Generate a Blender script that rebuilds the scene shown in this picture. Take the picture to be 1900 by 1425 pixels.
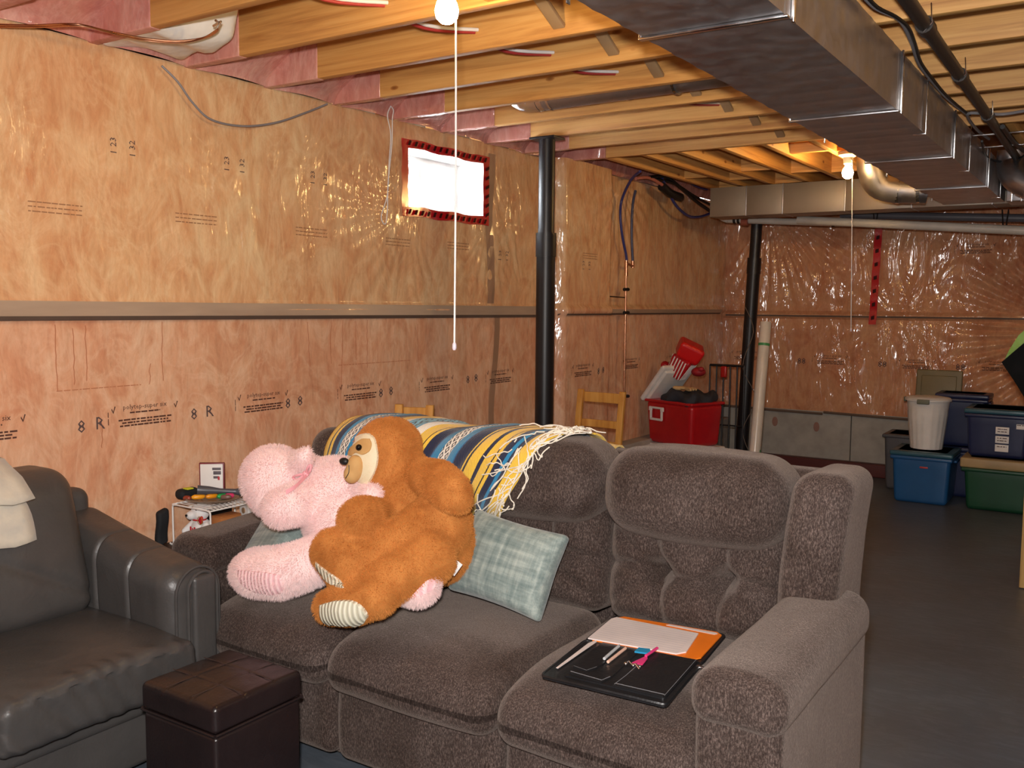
import bpy, bmesh, math, random
import numpy as np
from mathutils import Vector, Matrix
random.seed(7); rng = np.random.default_rng(7)
PI = math.pi
for o in list(bpy.data.objects): bpy.data.objects.remove(o, do_unlink=True)
scn = bpy.context.scene
C = scn.collection

# ------------------------------------------------------------------ camera, world, lights, exposure
FPX, YAW, PITCH, ROLL, EYE = 1740.0, math.radians(33.25), math.radians(4.9), math.radians(.45), 1.44
_f = np.array([-math.sin(YAW)*math.cos(PITCH), math.cos(YAW)*math.cos(PITCH), -math.sin(PITCH)])
_r = np.array([math.cos(YAW), math.sin(YAW), 0.0]); _u = np.cross(_r, _f)
_r, _u = math.cos(ROLL)*_r + math.sin(ROLL)*_u, -math.sin(ROLL)*_r + math.cos(ROLL)*_u
cam = bpy.data.objects.new('camera', bpy.data.cameras.new('camera')); C.objects.link(cam)
cam.data.sensor_width = 36; cam.data.lens = 36*FPX/1900; cam.data.clip_start = .02; cam.data.clip_end = 100
M = Matrix(((_r[0], _u[0], -_f[0], 0), (_r[1], _u[1], -_f[1], 0), (_r[2], _u[2], -_f[2], EYE), (0, 0, 0, 1)))
cam.matrix_world = M
scn.camera = cam
vs = scn.view_settings
vs.view_transform = 'Standard'; vs.look = 'None'; vs.gamma = 1; vs.use_curve_mapping = False; vs.exposure = 0.0
w = bpy.data.worlds.new('world'); scn.world = w; w.use_nodes = True
w.node_tree.nodes['Background'].inputs[0].default_value = (.86, .93, 1, 1)
w.node_tree.nodes['Background'].inputs[1].default_value = 26.0

def light(name, kind, loc, power, col, size=.1, target=None, size_y=None):
    d = bpy.data.lights.new(name, kind); d.energy = power; d.color = col
    if kind == 'AREA':
        d.size = size
        if size_y: d.shape = 'RECTANGLE'; d.size_y = size_y
    else: d.shadow_soft_size = size
    o = bpy.data.objects.new(name, d); C.objects.link(o); o.location = loc
    if target is not None:
        o.rotation_euler = (Vector(target)-Vector(loc)).to_track_quat('-Z', 'Y').to_euler()
    return o
# the photographer's flash just above the lens, plus added unseen fill lamps behind it and at right
light('camera_flash', 'AREA', (-.02, -.03, 1.56), 92, (1, .97, .95), .07, (-1.6, 3.2, 1.15))
light('fill_behind', 'POINT', (.9, -1.0, 2.2), 60, (1, .86, .72), .05)
light('fill_right', 'POINT', (1.6, 3.2, 2.2), 13, (1, .86, .68), .05)
BULB_E = 260.0

def W(px, py, x=None, y=None, z=None):
    v = (px-950)/FPX*_r - (py-712.5)/FPX*_u + _f
    if x is not None: t = x/v[0]
    elif y is not None: t = y/v[1]
    else: t = (z-EYE)/v[2]
    return np.array([v[0]*t, v[1]*t, v[2]*t+EYE])

# ------------------------------------------------------------------ materials
def hx(r, g, b):
    f = lambda c: (c/255/12.92) if c/255 <= .04045 else ((c/255+.055)/1.055)**2.4
    return (f(r), f(g), f(b), 1)
class MT:
    def __init__(s, name):
        s.m = bpy.data.materials.new(name); s.m.use_nodes = True; s.nt = s.m.node_tree
        s.b = s.nt.nodes['Principled BSDF']; s.tc = None; s._bump = None
    def n(s, t, **k):
        nd = s.nt.nodes.new(t)
        for a, v in k.items():
            if hasattr(nd, a): setattr(nd, a, v)
            else: nd.inputs[a].default_value = v
        return nd
    def l(s, a, b): s.nt.links.new(a, b)
    def coord(s, scale=(1, 1, 1), kind='Object', rot=(0, 0, 0)):
        if s.tc is None: s.tc = s.n('ShaderNodeTexCoord')
        mp = s.n('ShaderNodeMapping'); mp.inputs['Scale'].default_value = scale; mp.inputs['Rotation'].default_value = rot
        s.l(s.tc.outputs[kind], mp.inputs['Vector']); return mp.outputs[0]
    def noise(s, scale=5, detail=4, st=(1, 1, 1), rough=.55, dist=0, kind='Object', rot=(0, 0, 0)):
        nd = s.n('ShaderNodeTexNoise'); nd.inputs['Scale'].default_value = scale
        nd.inputs['Detail'].default_value = detail; nd.inputs['Roughness'].default_value = rough; nd.inputs['Distortion'].default_value = dist
        s.l(s.coord(st, kind, rot), nd.inputs['Vector']); return nd.outputs['Fac']
    def ramp(s, fac, stops, interp='LINEAR'):
        r = s.n('ShaderNodeValToRGB'); r.color_ramp.interpolation = interp
        e = r.color_ramp.elements
        while len(e) < len(stops): e.new(.5)
        for i, (p, c) in enumerate(stops): e[i].position = p; e[i].color = c if len(c) == 4 else (*c, 1)
        s.l(fac, r.inputs['Fac']); return r.outputs['Color']
    def mix(s, fac, a, b, mode='MIX'):
        m = s.n('ShaderNodeMix', data_type='RGBA', blend_type=mode)
        for idx, v in ((0, fac), (6, a), (7, b)):
            if isinstance(v, (int, float)): m.inputs[idx].default_value = v
            elif isinstance(v, tuple): m.inputs[idx].default_value = v
            else: s.l(v, m.inputs[idx])
        return m.outputs[2]
    def math(s, op, a, b=0.0):
        m = s.n('ShaderNodeMath', operation=op)
        for i, v in ((0, a), (1, b)):
            if isinstance(v, (int, float)): m.inputs[i].default_value = v
            else: s.l(v, m.inputs[i])
        return m.outputs[0]
    def bump(s, h, strength=.3, dist=.01, inp='Normal'):
        b = s.n('ShaderNodeBump'); b.inputs['Strength'].default_value = strength; b.inputs['Distance'].default_value = dist
        s.l(h, b.inputs['Height']); s.l(b.outputs[0], s.b.inputs[inp]); return b
    def set(s, **k):
        for a, v in k.items(): s.b.inputs[a.replace('_', ' ')].default_value = v
        return s
    def col(s, c):
        if isinstance(c, tuple): s.b.inputs['Base Color'].default_value = c if len(c) == 4 else (*c, 1)
        else: s.l(c, s.b.inputs['Base Color'])

def simple(name, c, rough=.5, metal=0, c2=None, ns=8, bs=None, bst=.2, bd=.004, st=(1, 1, 1), sheen=0, coat=0, spec=.5):
    t = MT(name); t.set(Roughness=rough, Metallic=metal)
    t.b.inputs['Specular IOR Level'].default_value = spec
    if sheen: t.set(Sheen_Weight=sheen); t.b.inputs['Sheen Roughness'].default_value = .5
    if coat: t.set(Coat_Weight=coat); t.b.inputs['Coat Roughness'].default_value = .13
    if c2: t.col(t.ramp(t.noise(ns, 4, st), [(.3, c), (.7, c2)]))
    else:
        k = t.mix(.25, c, c, 'MULTIPLY')
        t.col(t.ramp(t.noise(ns, 3, st), [(.25, tuple(x*.9 for x in c[:3])), (.75, tuple(min(1, x*1.08) for x in c[:3]))]))
    if bs: t.bump(t.noise(bs, 3, st), bst, bd)
    return t.m

def emis(name, c, s):
    t = MT(name); t.set(Emission_Color=c, Emission_Strength=s); t.col(c); return t.m

# --- insulation behind a clear crinkled vapour barrier
def film_mat(name, base, dark, light, upper=None, axis=1, crease=1.0):
    t = MT(name); t.set(Roughness=.75)
    t.b.inputs['Specular IOR Level'].default_value = .15
    st = (1, 1, .62)
    a = t.ramp(t.noise(6, 8, st, .66, 1.3), [(.25, dark), (.50, base), (.76, light)])
    fine = t.ramp(t.noise(24, 6, (1, 1, .25), .6, 1.6), [(.30, (.80, .72, .66, 1)), (.5, (1, 1, 1, 1)), (.70, (1.12, 1.14, 1.14, 1))])
    c = t.mix(.5, a, fine, 'MULTIPLY')
    wn = t.noise(4.2, 5, (1, 1, .5), .6, 2.2)
    wisp = t.ramp(t.math('ABSOLUTE', t.math('SUBTRACT', wn, .5)), [(.0, (1, 1, 1, 1)), (.03, (.4, .4, .4, 1)), (.085, (0, 0, 0, 1))])
    c = t.mix(t.math('MULTIPLY', wisp, .26), c, (min(1, light[0]*1.12), min(1, light[1]*1.2), min(1, light[2]*1.25), 1))
    big = t.ramp(t.noise(1.3, 3), [(.35, (1, .86, .78, 1)), (.65, (1.05, 1.05, 1.0, 1))])
    c = t.mix(.8, c, big, 'MULTIPLY')
    if upper:   # the upper batts are yellower than the pink lower ones
        sep = t.n('ShaderNodeSeparateXYZ'); t.l(t.coord(), sep.inputs[0])
        f = t.ramp(sep.outputs[2], [(.0, (0, 0, 0, 1)), (.96, (0, 0, 0, 1)), (1.0, (1, 1, 1, 1))])
        m = t.n('ShaderNodeMapRange'); m.inputs[1].default_value = 1.39; m.inputs[2].default_value = 1.42
        t.l(sep.outputs[2], m.inputs[0])
        c = t.mix(m.outputs[0], c, t.mix(1.0, c, upper, 'MULTIPLY'))
    t.col(c)
    t.bump(t.noise(30, 5, (1, 1, .5)), .5, .006)
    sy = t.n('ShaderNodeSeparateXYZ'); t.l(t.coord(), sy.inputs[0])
    cw_ = t.n('ShaderNodeMapRange'); cw_.inputs[1].default_value = 2.0; cw_.inputs[2].default_value = 3.3; cw_.inputs[3].default_value = .22; t.l(sy.outputs[1], cw_.inputs[0])  # coat weight lowered toward the near end to hold down the bulb's glints
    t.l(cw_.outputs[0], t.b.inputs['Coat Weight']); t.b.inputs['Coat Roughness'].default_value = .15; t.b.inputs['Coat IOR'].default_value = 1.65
    n1 = t.noise(5.0 if name.endswith('insulation') else 3.8, 3, (1, 1, .35), .5, 2.0)
    n2 = t.noise(15, 2, (1, 1, .35), .5, 1.2)
    h = t.math('ADD', t.math('MULTIPLY', n1, 1.0), t.math('MULTIPLY', n2, .24 if name.endswith('insulation') else .09))
    t.bump(h, 1.0, .035*crease, 'Coat Normal')
    return t.m
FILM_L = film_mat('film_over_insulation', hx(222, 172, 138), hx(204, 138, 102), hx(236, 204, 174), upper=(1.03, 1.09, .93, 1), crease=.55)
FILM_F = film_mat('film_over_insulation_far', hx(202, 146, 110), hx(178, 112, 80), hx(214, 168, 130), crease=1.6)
FILM_P = film_mat('film_over_rim_insulation', hx(206, 144, 134), hx(184, 112, 106), hx(224, 180, 168), crease=1.0)

def wood_mat(name, a, b, c, along='x', knots=True):
    t = MT(name); t.set(Roughness=.55)
    st = {'x': (.12, 1.5, 3), 'y': (1.5, .12, 3), 'z': (3, 3, .14)}[along]
    g = t.noise(9, 6, st, .6, .7)
    col = t.ramp(g, [(.25, a), (.5, b), (.75, c)])
    if knots:
        v = t.n('ShaderNodeTexVoronoi'); v.inputs['Scale'].default_value = 4.6
        st2 = {'x': (.8, .3, 1.9), 'y': (.3, .8, 1.9), 'z': (1.9, 1.9, .8)}[along]
        t.l(t.coord(st2), v.inputs['Vector'])
        k = t.ramp(v.outputs['Distance'], [(.0, (.10, .05, .02, 1)), (.045, (.35, .2, .1, 1)), (.075, (.62, .45, .3, 1)), (.10, (1, 1, 1, 1))])
        col = t.mix(.85, col, k, 'MULTIPLY')
    t.col(col); t.bump(g, .15, .003)
    return t.m
JOIST = wood_mat('spruce_joist', hx(168, 108, 54), hx(214, 158, 88), hx(234, 186, 114), 'x')
JOISTY = wood_mat('spruce_joist_far', hx(168, 108, 54), hx(214, 158, 88), hx(234, 186, 114), 'y')
OSB = simple('subfloor_board', hx(120, 80, 48), .8, c2=hx(160, 116, 70), ns=14, st=(1, 2.5, 1))
STUD = wood_mat('pine_stud', hx(176, 136, 80), hx(214, 178, 112), hx(232, 200, 140), 'z', False)
PINE = wood_mat('pine_chair_wood', hx(176, 112, 44), hx(206, 146, 66), hx(222, 168, 90), 'z', False)

def metal(name, c, rough=.32, ns=5):
    t = MT(name); t.set(Metallic=1.0)
    n = t.noise(ns, 4, (1, 1, 1), .6, .4)
    t.col(t.ramp(n, [(.3, tuple(x*.8 for x in c[:3])), (.7, c[:3])]))
    t.l(t.ramp(t.noise(16, 4), [(.3, (rough-.08,)*3), (.7, (rough+.1,)*3)]), t.b.inputs['Roughness'])
    t.bump(t.noise(6, 2, (1, 1, 1)), .10, .006)
    return t.m
GALV = metal('galvanized_steel', (.56, .55, .56), .42)
GALVD = simple('dull_galvanized', hx(150, 140, 126), .5, metal=.55, c2=hx(166, 154, 138), ns=3)
GALV2 = metal('bright_galvanized_edge', (.82, .84, .86), .2)
COPPER = metal('copper', (.72, .38, .22), .3)
CHROME = metal('bright_metal', (.85, .85, .87), .15)
BLACKP = simple('black_painted_steel', hx(22, 22, 25), .42)
BLACKM = simple('black_pipe', hx(38, 32, 28), .45)
CONC = simple('poured_concrete', hx(150, 146, 138), .85, c2=hx(176, 172, 164), ns=6, bs=30, bst=.4)
FLOORM = MT('painted_floor'); FLOORM.set(Roughness=.42)
_c = FLOORM.ramp(FLOORM.noise(1.1, 5, rough=.6, dist=.6), [(.3, hx(80, 86, 94)), (.52, hx(86, 94, 104)), (.75, hx(90, 106, 122))])
_s = FLOORM.ramp(FLOORM.noise(46, 2, rough=.4), [(.79, (0, 0, 0, 1)), (.81, (1, 1, 1, 1))])
_sw = FLOORM.ramp(FLOORM.noise(5, 6, (1, 3, 1), .7, 2.0), [(.45, (1.0, .98, .95, 1)), (.7, (1.35, 1.3, 1.24, 1))])
_c = FLOORM.mix(1.0, _c, _sw, 'MULTIPLY'); FLOORM.col(FLOORM.mix(_s, _c, hx(150, 140, 128))); FLOORM.bump(FLOORM.noise(40, 4), .12, .004)
FLOORM = FLOORM.m
WHITEP = simple('white_plastic', hx(224, 222, 218), .35)
WHITEV = simple('white_vinyl', hx(240, 240, 238), .35)
PVC = simple('drain_pipe_plastic', hx(206, 200, 188), .35)
CABLE_G = simple('grey_cable', hx(140, 136, 138), .45)
CABLE_W = simple('white_cord', hx(232, 228, 224), .5)
CABLE_R = simple('red_cable_jacket', hx(170, 56, 54), .45)
PEX = simple('blue_tube', hx(58, 62, 122), .4)
PEX2 = simple('slate_tube', hx(70, 74, 100), .4)
BLKPL = simple('black_rubber', hx(18, 18, 19), .5)
INK = simple('black_ink', hx(88, 52, 40), .7)
INKD = simple('dark_print_ink', hx(92, 72, 70), .7)
INKR = simple('rust_crease', hx(190, 118, 78), .7)
BATTEN = simple('weathered_batten', hx(188, 166, 144), .5, c2=hx(164, 142, 122), ns=5, st=(1, .3, 2), coat=.6)
BATDK = simple('dark_batten_edge', hx(104, 86, 74), .7)  # dark strip along the batten's lower edge, shared by the film hem

# sofa chenille: mottled short pile
def chenille():
    t = MT('brown_chenille'); t.set(Roughness=.9)
    t.b.inputs['Specular IOR Level'].default_value = .1
    t.set(Sheen_Weight=.45); t.b.inputs['Sheen Roughness'].default_value = .35; t.b.inputs['Sheen Tint'].default_value = hx(214, 196, 184)
    a = t.noise(280, 3, (1, 1, .40), .8); b = t.noise(3.5, 4, (1, 1, 1), .6, 1.0)
    c1 = t.ramp(a, [(.30, hx(42, 34, 32)), (.5, hx(72, 62, 58)), (.70, hx(120, 106, 100))])
    c2 = t.ramp(b, [(.32, (.68, .62, .58, 1)), (.68, (1.15, 1.13, 1.12, 1))])
    t.col(t.mix(1.0, c1, c2, 'MULTIPLY'))
    t.bump(t.math('ADD', a, t.math('MULTIPLY', t.noise(60, 2, (1, 1, .6)), .5)), .5, .004)
    return t.m
CHEN = chenille()
def leather(name, c, c2, rough=.36, sc=60):
    t = MT(name)
    v = t.n('ShaderNodeTexVoronoi'); v.inputs['Scale'].default_value = sc*2; t.l(t.coord(), v.inputs['Vector'])
    t.col(t.ramp(t.noise(3, 5, rough=.6), [(.3, c), (.7, c2)]))
    t.l(t.ramp(t.noise(7, 4), [(.3, (rough-.06,)*3), (.7, (rough+.1,)*3)]), t.b.inputs['Roughness'])
    h = t.math('ADD', t.math('MULTIPLY', v.outputs['Distance'], .06), t.math('MULTIPLY', t.noise(9, 5, dist=.8), .8))
    t.bump(h, .35, .012); return t.m
LEATH = leather('grey_leather', hx(66, 64, 63), hx(80, 77, 75), .40)
LBRN = leather('dark_brown_leather', hx(26, 18, 19), hx(38, 27, 27), .3)
def pillow_mat():
    t = MT('sage_weave'); t.set(Roughness=.85, Sheen_Weight=.3)
    a = t.noise(26, 4, (.10, 1, 1.6), .7); b = t.noise(26, 4, (1.5, 1, .10), .7)
    c = t.ramp(t.math('ADD', t.math('MULTIPLY', a, .5), t.math('MULTIPLY', b, .5)),
               [(.38, hx(98, 116, 114)), (.50, hx(132, 146, 141)), (.64, hx(172, 182, 174))])
    t.col(c); t.bump(t.math('ADD', a, b), .35, .003); return t.m
SAGE = pillow_mat()
def fur_mat(name, c, c2):
    t = MT(name); t.set(Roughness=.85, Sheen_Weight=.5); t.b.inputs['Specular IOR Level'].default_value = .15
    t.b.inputs['Sheen Tint'].default_value = (*[min(1, x*1.5) for x in c2[:3]], 1)
    t.col(t.ramp(t.noise(11, 5, rough=.6, dist=.5), [(.3, c), (.68, c2)]))
    t.bump(t.noise(90, 3), .5, .004); return t.m
FURB = fur_mat('caramel_plush', hx(160, 96, 44), hx(194, 128, 66))
FURP = fur_mat('pink_plush', hx(236, 204, 202), hx(248, 220, 216))
def blade_mat(name, c, c2):
    t = MT(name); nt = t.nt; nt.nodes.remove(t.b); out = [n for n in nt.nodes if n.type == 'OUTPUT_MATERIAL'][0]
    col = t.ramp(t.noise(11, 5, rough=.6, dist=.5), [(.3, c), (.68, c2)])
    a, b = t.n('ShaderNodeBsdfDiffuse'), t.n('ShaderNodeBsdfTranslucent'); m = t.n('ShaderNodeMixShader'); m.inputs[0].default_value = .25
    t.l(col, a.inputs[0]); t.l(col, b.inputs[0]); t.l(a.outputs[0], m.inputs[1]); t.l(b.outputs[0], m.inputs[2]); t.l(m.outputs[0], out.inputs[0]); return t.m
BLADEB = blade_mat('caramel_pile', hx(188, 120, 60), hx(220, 152, 84)); BLADEP = blade_mat('pink_pile', hx(244, 214, 212), hx(252, 230, 226))
def cord_mat(name, c, c2, st):
    t = MT(name); t.set(Roughness=.8)
    wv = t.n('ShaderNodeTexWave'); wv.bands_direction = 'X'; wv.inputs['Scale'].default_value = 22; wv.inputs['Distortion'].default_value = .6
    t.l(t.coord(st), wv.inputs['Vector'])
    t.col(t.ramp(wv.outputs['Fac'], [(.2, c), (.7, c2)])); t.bump(wv.outputs['Fac'], .6, .004); return t.m
CORDC = cord_mat('cream_corduroy', hx(196, 192, 168), hx(226, 222, 200), (1, .3, .3))
CORDP = cord_mat('pink_corduroy', hx(232, 182, 186), hx(250, 212, 212), (1, .3, .6))
CREAM = simple('cream_plush', hx(232, 220, 190), .8, c2=hx(220, 204, 166), ns=14, bs=60, sheen=.3)
TANF = simple('tan_felt', hx(206, 164, 106), .8, c2=hx(190, 146, 88), ns=14, bs=60)
EYE_M = simple('glossy_black_eye', hx(12, 10, 10), .08)
WHITE = simple('white_card', hx(236, 234, 230), .6)
WPLUSH = simple('white_plush', hx(236, 234, 232), .85, bs=80, sheen=.4)
RED = simple('red_plastic', hx(176, 20, 28), .32, bs=60, bst=.1)
REDT = simple('red_tape', hx(196, 18, 30), .25, coat=.8)
TAPEK = simple('black_tape_print', hx(58, 6, 10), .6, spec=.2)
ORANGE = simple('orange_folder_card', hx(240, 124, 22), .5)
PAPER = simple('white_paper', hx(226, 214, 210), .7)
PAPERL = simple('faint_ruling', hx(190, 184, 190), .7)
BLKL = leather('black_leatherette', hx(24, 24, 26), hx(34, 34, 36), .34)
BLUEP = simple('blue_bin_plastic', hx(32, 84, 134), .35)
BLUED = simple('navy_bin_plastic', hx(34, 42, 78), .35)
TEAL = simple('teal_lid_plastic', hx(46, 88, 104), .35)
GREENP = simple('green_bin_plastic', hx(24, 72, 48), .38)
BEIGEP = simple('beige_lid_plastic', hx(166, 142, 100), .45)
GREYP = simple('grey_bin_plastic', hx(84, 84, 88), .4)
GLASSW = emis('daylight_pane', (.95, .98, 1, 1), 3.0)

# ------------------------------------------------------------------ object helpers
ORG = {}
def _setp(o, label=None, cat=None, group=None, kind=None):
    for k, v in (('label', label), ('category', cat), ('group', group), ('kind', kind)):
        if v: o[k] = v
def thing(name, label, cat, loc=(0, 0, 0), group=None):
    o = bpy.data.objects.new(name, None); C.objects.link(o); o.location = loc; o.empty_display_size = .05
    ORG[o.name] = np.array(loc, float); _setp(o, label, cat, group); return o
def mk(name, VF, mat, parent=None, smooth=True, label=None, cat=None, group=None, kind=None, flat=None, origin=None):
    V, F = VF[0], VF[1]
    V = np.asarray(V, float)
    if parent is not None: org = ORG[parent.name]
    elif origin is not None: org = np.array(origin, float)
    else:
        lo, hi = V.min(0), V.max(0); org = np.array([(lo[0]+hi[0])/2, (lo[1]+hi[1])/2, lo[2]])
    if kind == 'structure' and parent is None and origin is None: org = np.zeros(3)
    me = bpy.data.meshes.new(name); me.from_pydata((V-org).tolist(), [], [tuple(int(i) for i in f) for f in F])
    mats = mat if isinstance(mat, (list, tuple)) else [mat]
    for m in mats: me.materials.append(m)
    if len(VF) > 2 and VF[2] is not None: me.polygons.foreach_set('material_index', np.asarray(VF[2], dtype=np.int32))
    me.polygons.foreach_set('use_smooth', [smooth]*len(me.polygons))
    me.validate(); me.update()
    if smooth:
        try: me.set_sharp_from_angle(angle=math.radians(42))
        except Exception: pass
    o = bpy.data.objects.new(name, me); C.objects.link(o)
    if parent is not None: o.parent = parent; ORG[o.name] = org
    else: o.location = org; ORG[o.name] = org
    _setp(o, label, cat, group, kind); return o
def join(*parts):
    V, F, MI, n, anym = [], [], [], 0, any(len(p) > 2 for p in parts)
    for p in parts:
        v = np.asarray(p[0], float); V.append(v); F += [tuple(i+n for i in f) for f in p[1]]
        MI += list(p[2]) if len(p) > 2 and p[2] is not None else [0]*len(p[1]); n += len(v)
    return np.vstack(V), F, MI
def mi(p, k): return p[0], p[1], [k]*len(p[1])
def box(c, s, rot=None):
    h = np.array(s)/2; V = np.array([[x, y, z] for x in (-1, 1) for y in (-1, 1) for z in (-1, 1)])*h
    F = [(0, 1, 3, 2), (4, 6, 7, 5), (0, 4, 5, 1), (2, 3, 7, 6), (0, 2, 6, 4), (1, 5, 7, 3)]
    if rot is not None: V = V@rot.T
    return V+np.array(c), F
def bx(x0, x1, y0, y1, z0, z1): return box(((x0+x1)/2, (y0+y1)/2, (z0+z1)/2), (x1-x0, y1-y0, z1-z0))
def rbox(c, s, r=.02, n=(2, 2, 2), seg=3, rot=None, fn=None):
    h = np.array(s, float)/2; r = min(r, h.min()*.999); ax = []
    for a in range(3):
        arc = [-h[a]+r*(1-math.tan(t)) for t in np.linspace(PI/4, 0, seg+1)]
        mid = list(np.linspace(-h[a]+r, h[a]-r, n[a]+1)) if h[a] > r*1.001 else [0]
        ax.append(np.array(sorted(set(np.round(arc+mid+[-q for q in arc], 6)))))
    Vs, Fs, cnt = [], [], 0
    for a in range(3):
        b, c2 = [(1, 2), (2, 0), (0, 1)][a]
        for sgn in (-1, 1):
            B, Cc = np.meshgrid(ax[b], ax[c2], indexing='ij'); P = np.zeros(B.shape+(3,)); P[..., a] = sgn*h[a]; P[..., b] = B; P[..., c2] = Cc
            nb, nc = B.shape; Vs.append(P.reshape(-1, 3))
            for i in range(nb-1):
                for j in range(nc-1):
                    q = [cnt+i*nc+j, cnt+(i+1)*nc+j, cnt+(i+1)*nc+j+1, cnt+i*nc+j+1]
                    Fs.append(tuple(q if sgn > 0 else q[::-1]))
            cnt += nb*nc
    V = np.vstack(Vs); key = np.round(V, 5); u, idx, inv = np.unique(key, axis=0, return_index=True, return_inverse=True)
    inv = inv.ravel(); V = V[idx]; F = [tuple(inv[i] for i in f) for f in Fs]
    core = np.clip(V, -(h-r), h-r); d = V-core; L = np.linalg.norm(d, axis=1, keepdims=True); L[L == 0] = 1
    V = core+d/L*r
    if fn is not None: V = fn(V)
    if rot is not None: V = V@rot.T
    return V+np.array(c), F
def RZ(a): c, s = math.cos(a), math.sin(a); return np.array([[c, -s, 0], [s, c, 0], [0, 0, 1.]])
def RX(a): c, s = math.cos(a), math.sin(a); return np.array([[1, 0, 0], [0, c, -s], [0, s, c]])
def RY(a): c, s = math.cos(a), math.sin(a); return np.array([[c, 0, s], [0, 1, 0], [-s, 0, c]])
def smoothp(P, k=6, closed=False):
    P = [np.array(p, float) for p in P]; out = []; n = len(P)
    for i in range(n-1):
        p0, p1, p2, p3 = P[max(i-1, 0)], P[i], P[i+1], P[min(i+2, n-1)]
        for t in np.linspace(0, 1, k, endpoint=False):
            out.append(.5*((2*p1)+(-p0+p2)*t+(2*p0-5*p1+4*p2-p3)*t*t+(-p0+3*p1-3*p2+p3)*t**3))
    out.append(P[-1]); return out
def tube(P, r, n=8, cap=True):
    P = np.array(P, float); m = len(P); rr = np.full(m, r, float) if np.isscalar(r) else np.array(r, float)
    V, F = [], []; T = np.gradient(P, axis=0); T /= np.maximum(np.linalg.norm(T, axis=1, keepdims=True), 1e-9)
    a = np.array([0, 0, 1.]) if abs(T[0][2]) < .9 else np.array([1., 0, 0]); N = np.cross(T[0], a); N /= np.linalg.norm(N)
    for i in range(m):
        N = N-T[i]*(N@T[i]); N /= max(np.linalg.norm(N), 1e-9); B = np.cross(T[i], N)
        for k in range(n):
            t = 2*PI*k/n; V.append(P[i]+rr[i]*(math.cos(t)*N+math.sin(t)*B))
    for i in range(m-1):
        for k in range(n): F.append((i*n+k, i*n+(k+1) % n, (i+1)*n+(k+1) % n, (i+1)*n+k))
    if cap: F.append(tuple(range(n))[::-1]); F.append(tuple((m-1)*n+k for k in range(n)))
    return np.array(V), F
def lathe(prof, n=24, c=(0, 0, 0)):
    V = [[r*math.cos(2*PI*k/n), r*math.sin(2*PI*k/n), z] for r, z in prof for k in range(n)]
    F = [(i*n+k, i*n+(k+1) % n, (i+1)*n+(k+1) % n, (i+1)*n+k) for i in range(len(prof)-1) for k in range(n)]
    F.append(tuple(range(n))[::-1]); F.append(tuple((len(prof)-1)*n+k for k in range(n)))
    return np.array(V)+np.array(c), F
def ball(c, r, n=12, rot=None):
    r = np.array([r]*3 if np.isscalar(r) else r, float); V = [[0, 0, 1]]
    for i in range(1, n):
        for k in range(2*n): t, p = PI*i/n, PI*k/n; V.append([math.sin(t)*math.cos(p), math.sin(t)*math.sin(p), math.cos(t)])
    V.append([0, 0, -1]); m = 2*n; F = [(0, 1+k, 1+(k+1) % m) for k in range(m)]
    for i in range(n-2):
        for k in range(m): F.append((1+i*m+k, 1+(i+1)*m+k, 1+(i+1)*m+(k+1) % m, 1+i*m+(k+1) % m))
    L = len(V)-1; F += [(L, 1+(n-2)*m+(k+1) % m, 1+(n-2)*m+k) for k in range(m)]
    V = np.array(V)*r
    if rot is not None: V = V@rot.T
    return V+np.array(c), F
def dir_rot(d):
    """rotation whose z axis points along d"""
    d = np.array(d, float); d /= np.linalg.norm(d); a = np.array([0, 0, 1.]) if abs(d[2]) < .9 else np.array([1., 0, 0])
    x = np.cross(a, d); x /= np.linalg.norm(x); y = np.cross(d, x); return np.array([x, y, d]).T
def chain(pts, step=.35):
    out = []
    for (a, ra), (b, rb) in zip(pts, pts[1:]):
        a, b = np.array(a, float), np.array(b, float); L = np.linalg.norm(b-a); k = max(1, int(L/(step*min(ra, rb))))
        for i in range(k+1):
            t = i/k; out.append(ball(a+(b-a)*t, ra+(rb-ra)*t, 8))
    return out
def remesh(parts, voxel=.01, smooth=6):
    V, F, _ = join(*parts); me = bpy.data.meshes.new('t'); me.from_pydata(V.tolist(), [], F); me.update()
    o = bpy.data.objects.new('t', me); C.objects.link(o)
    m = o.modifiers.new('r', 'REMESH'); m.mode = 'VOXEL'; m.voxel_size = voxel
    s = o.modifiers.new('s', 'SMOOTH'); s.factor = .5; s.iterations = smooth
    dg = bpy.context.evaluated_depsgraph_get(); e = o.evaluated_get(dg); mm = e.to_mesh()
    V = np.empty(len(mm.vertices)*3); mm.vertices.foreach_get('co', V); V = V.reshape(-1, 3)
    F = [tuple(p.vertices) for p in mm.polygons]; e.to_mesh_clear()
    bpy.data.objects.remove(o, do_unlink=True); bpy.data.meshes.remove(me)
    return V, F
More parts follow.
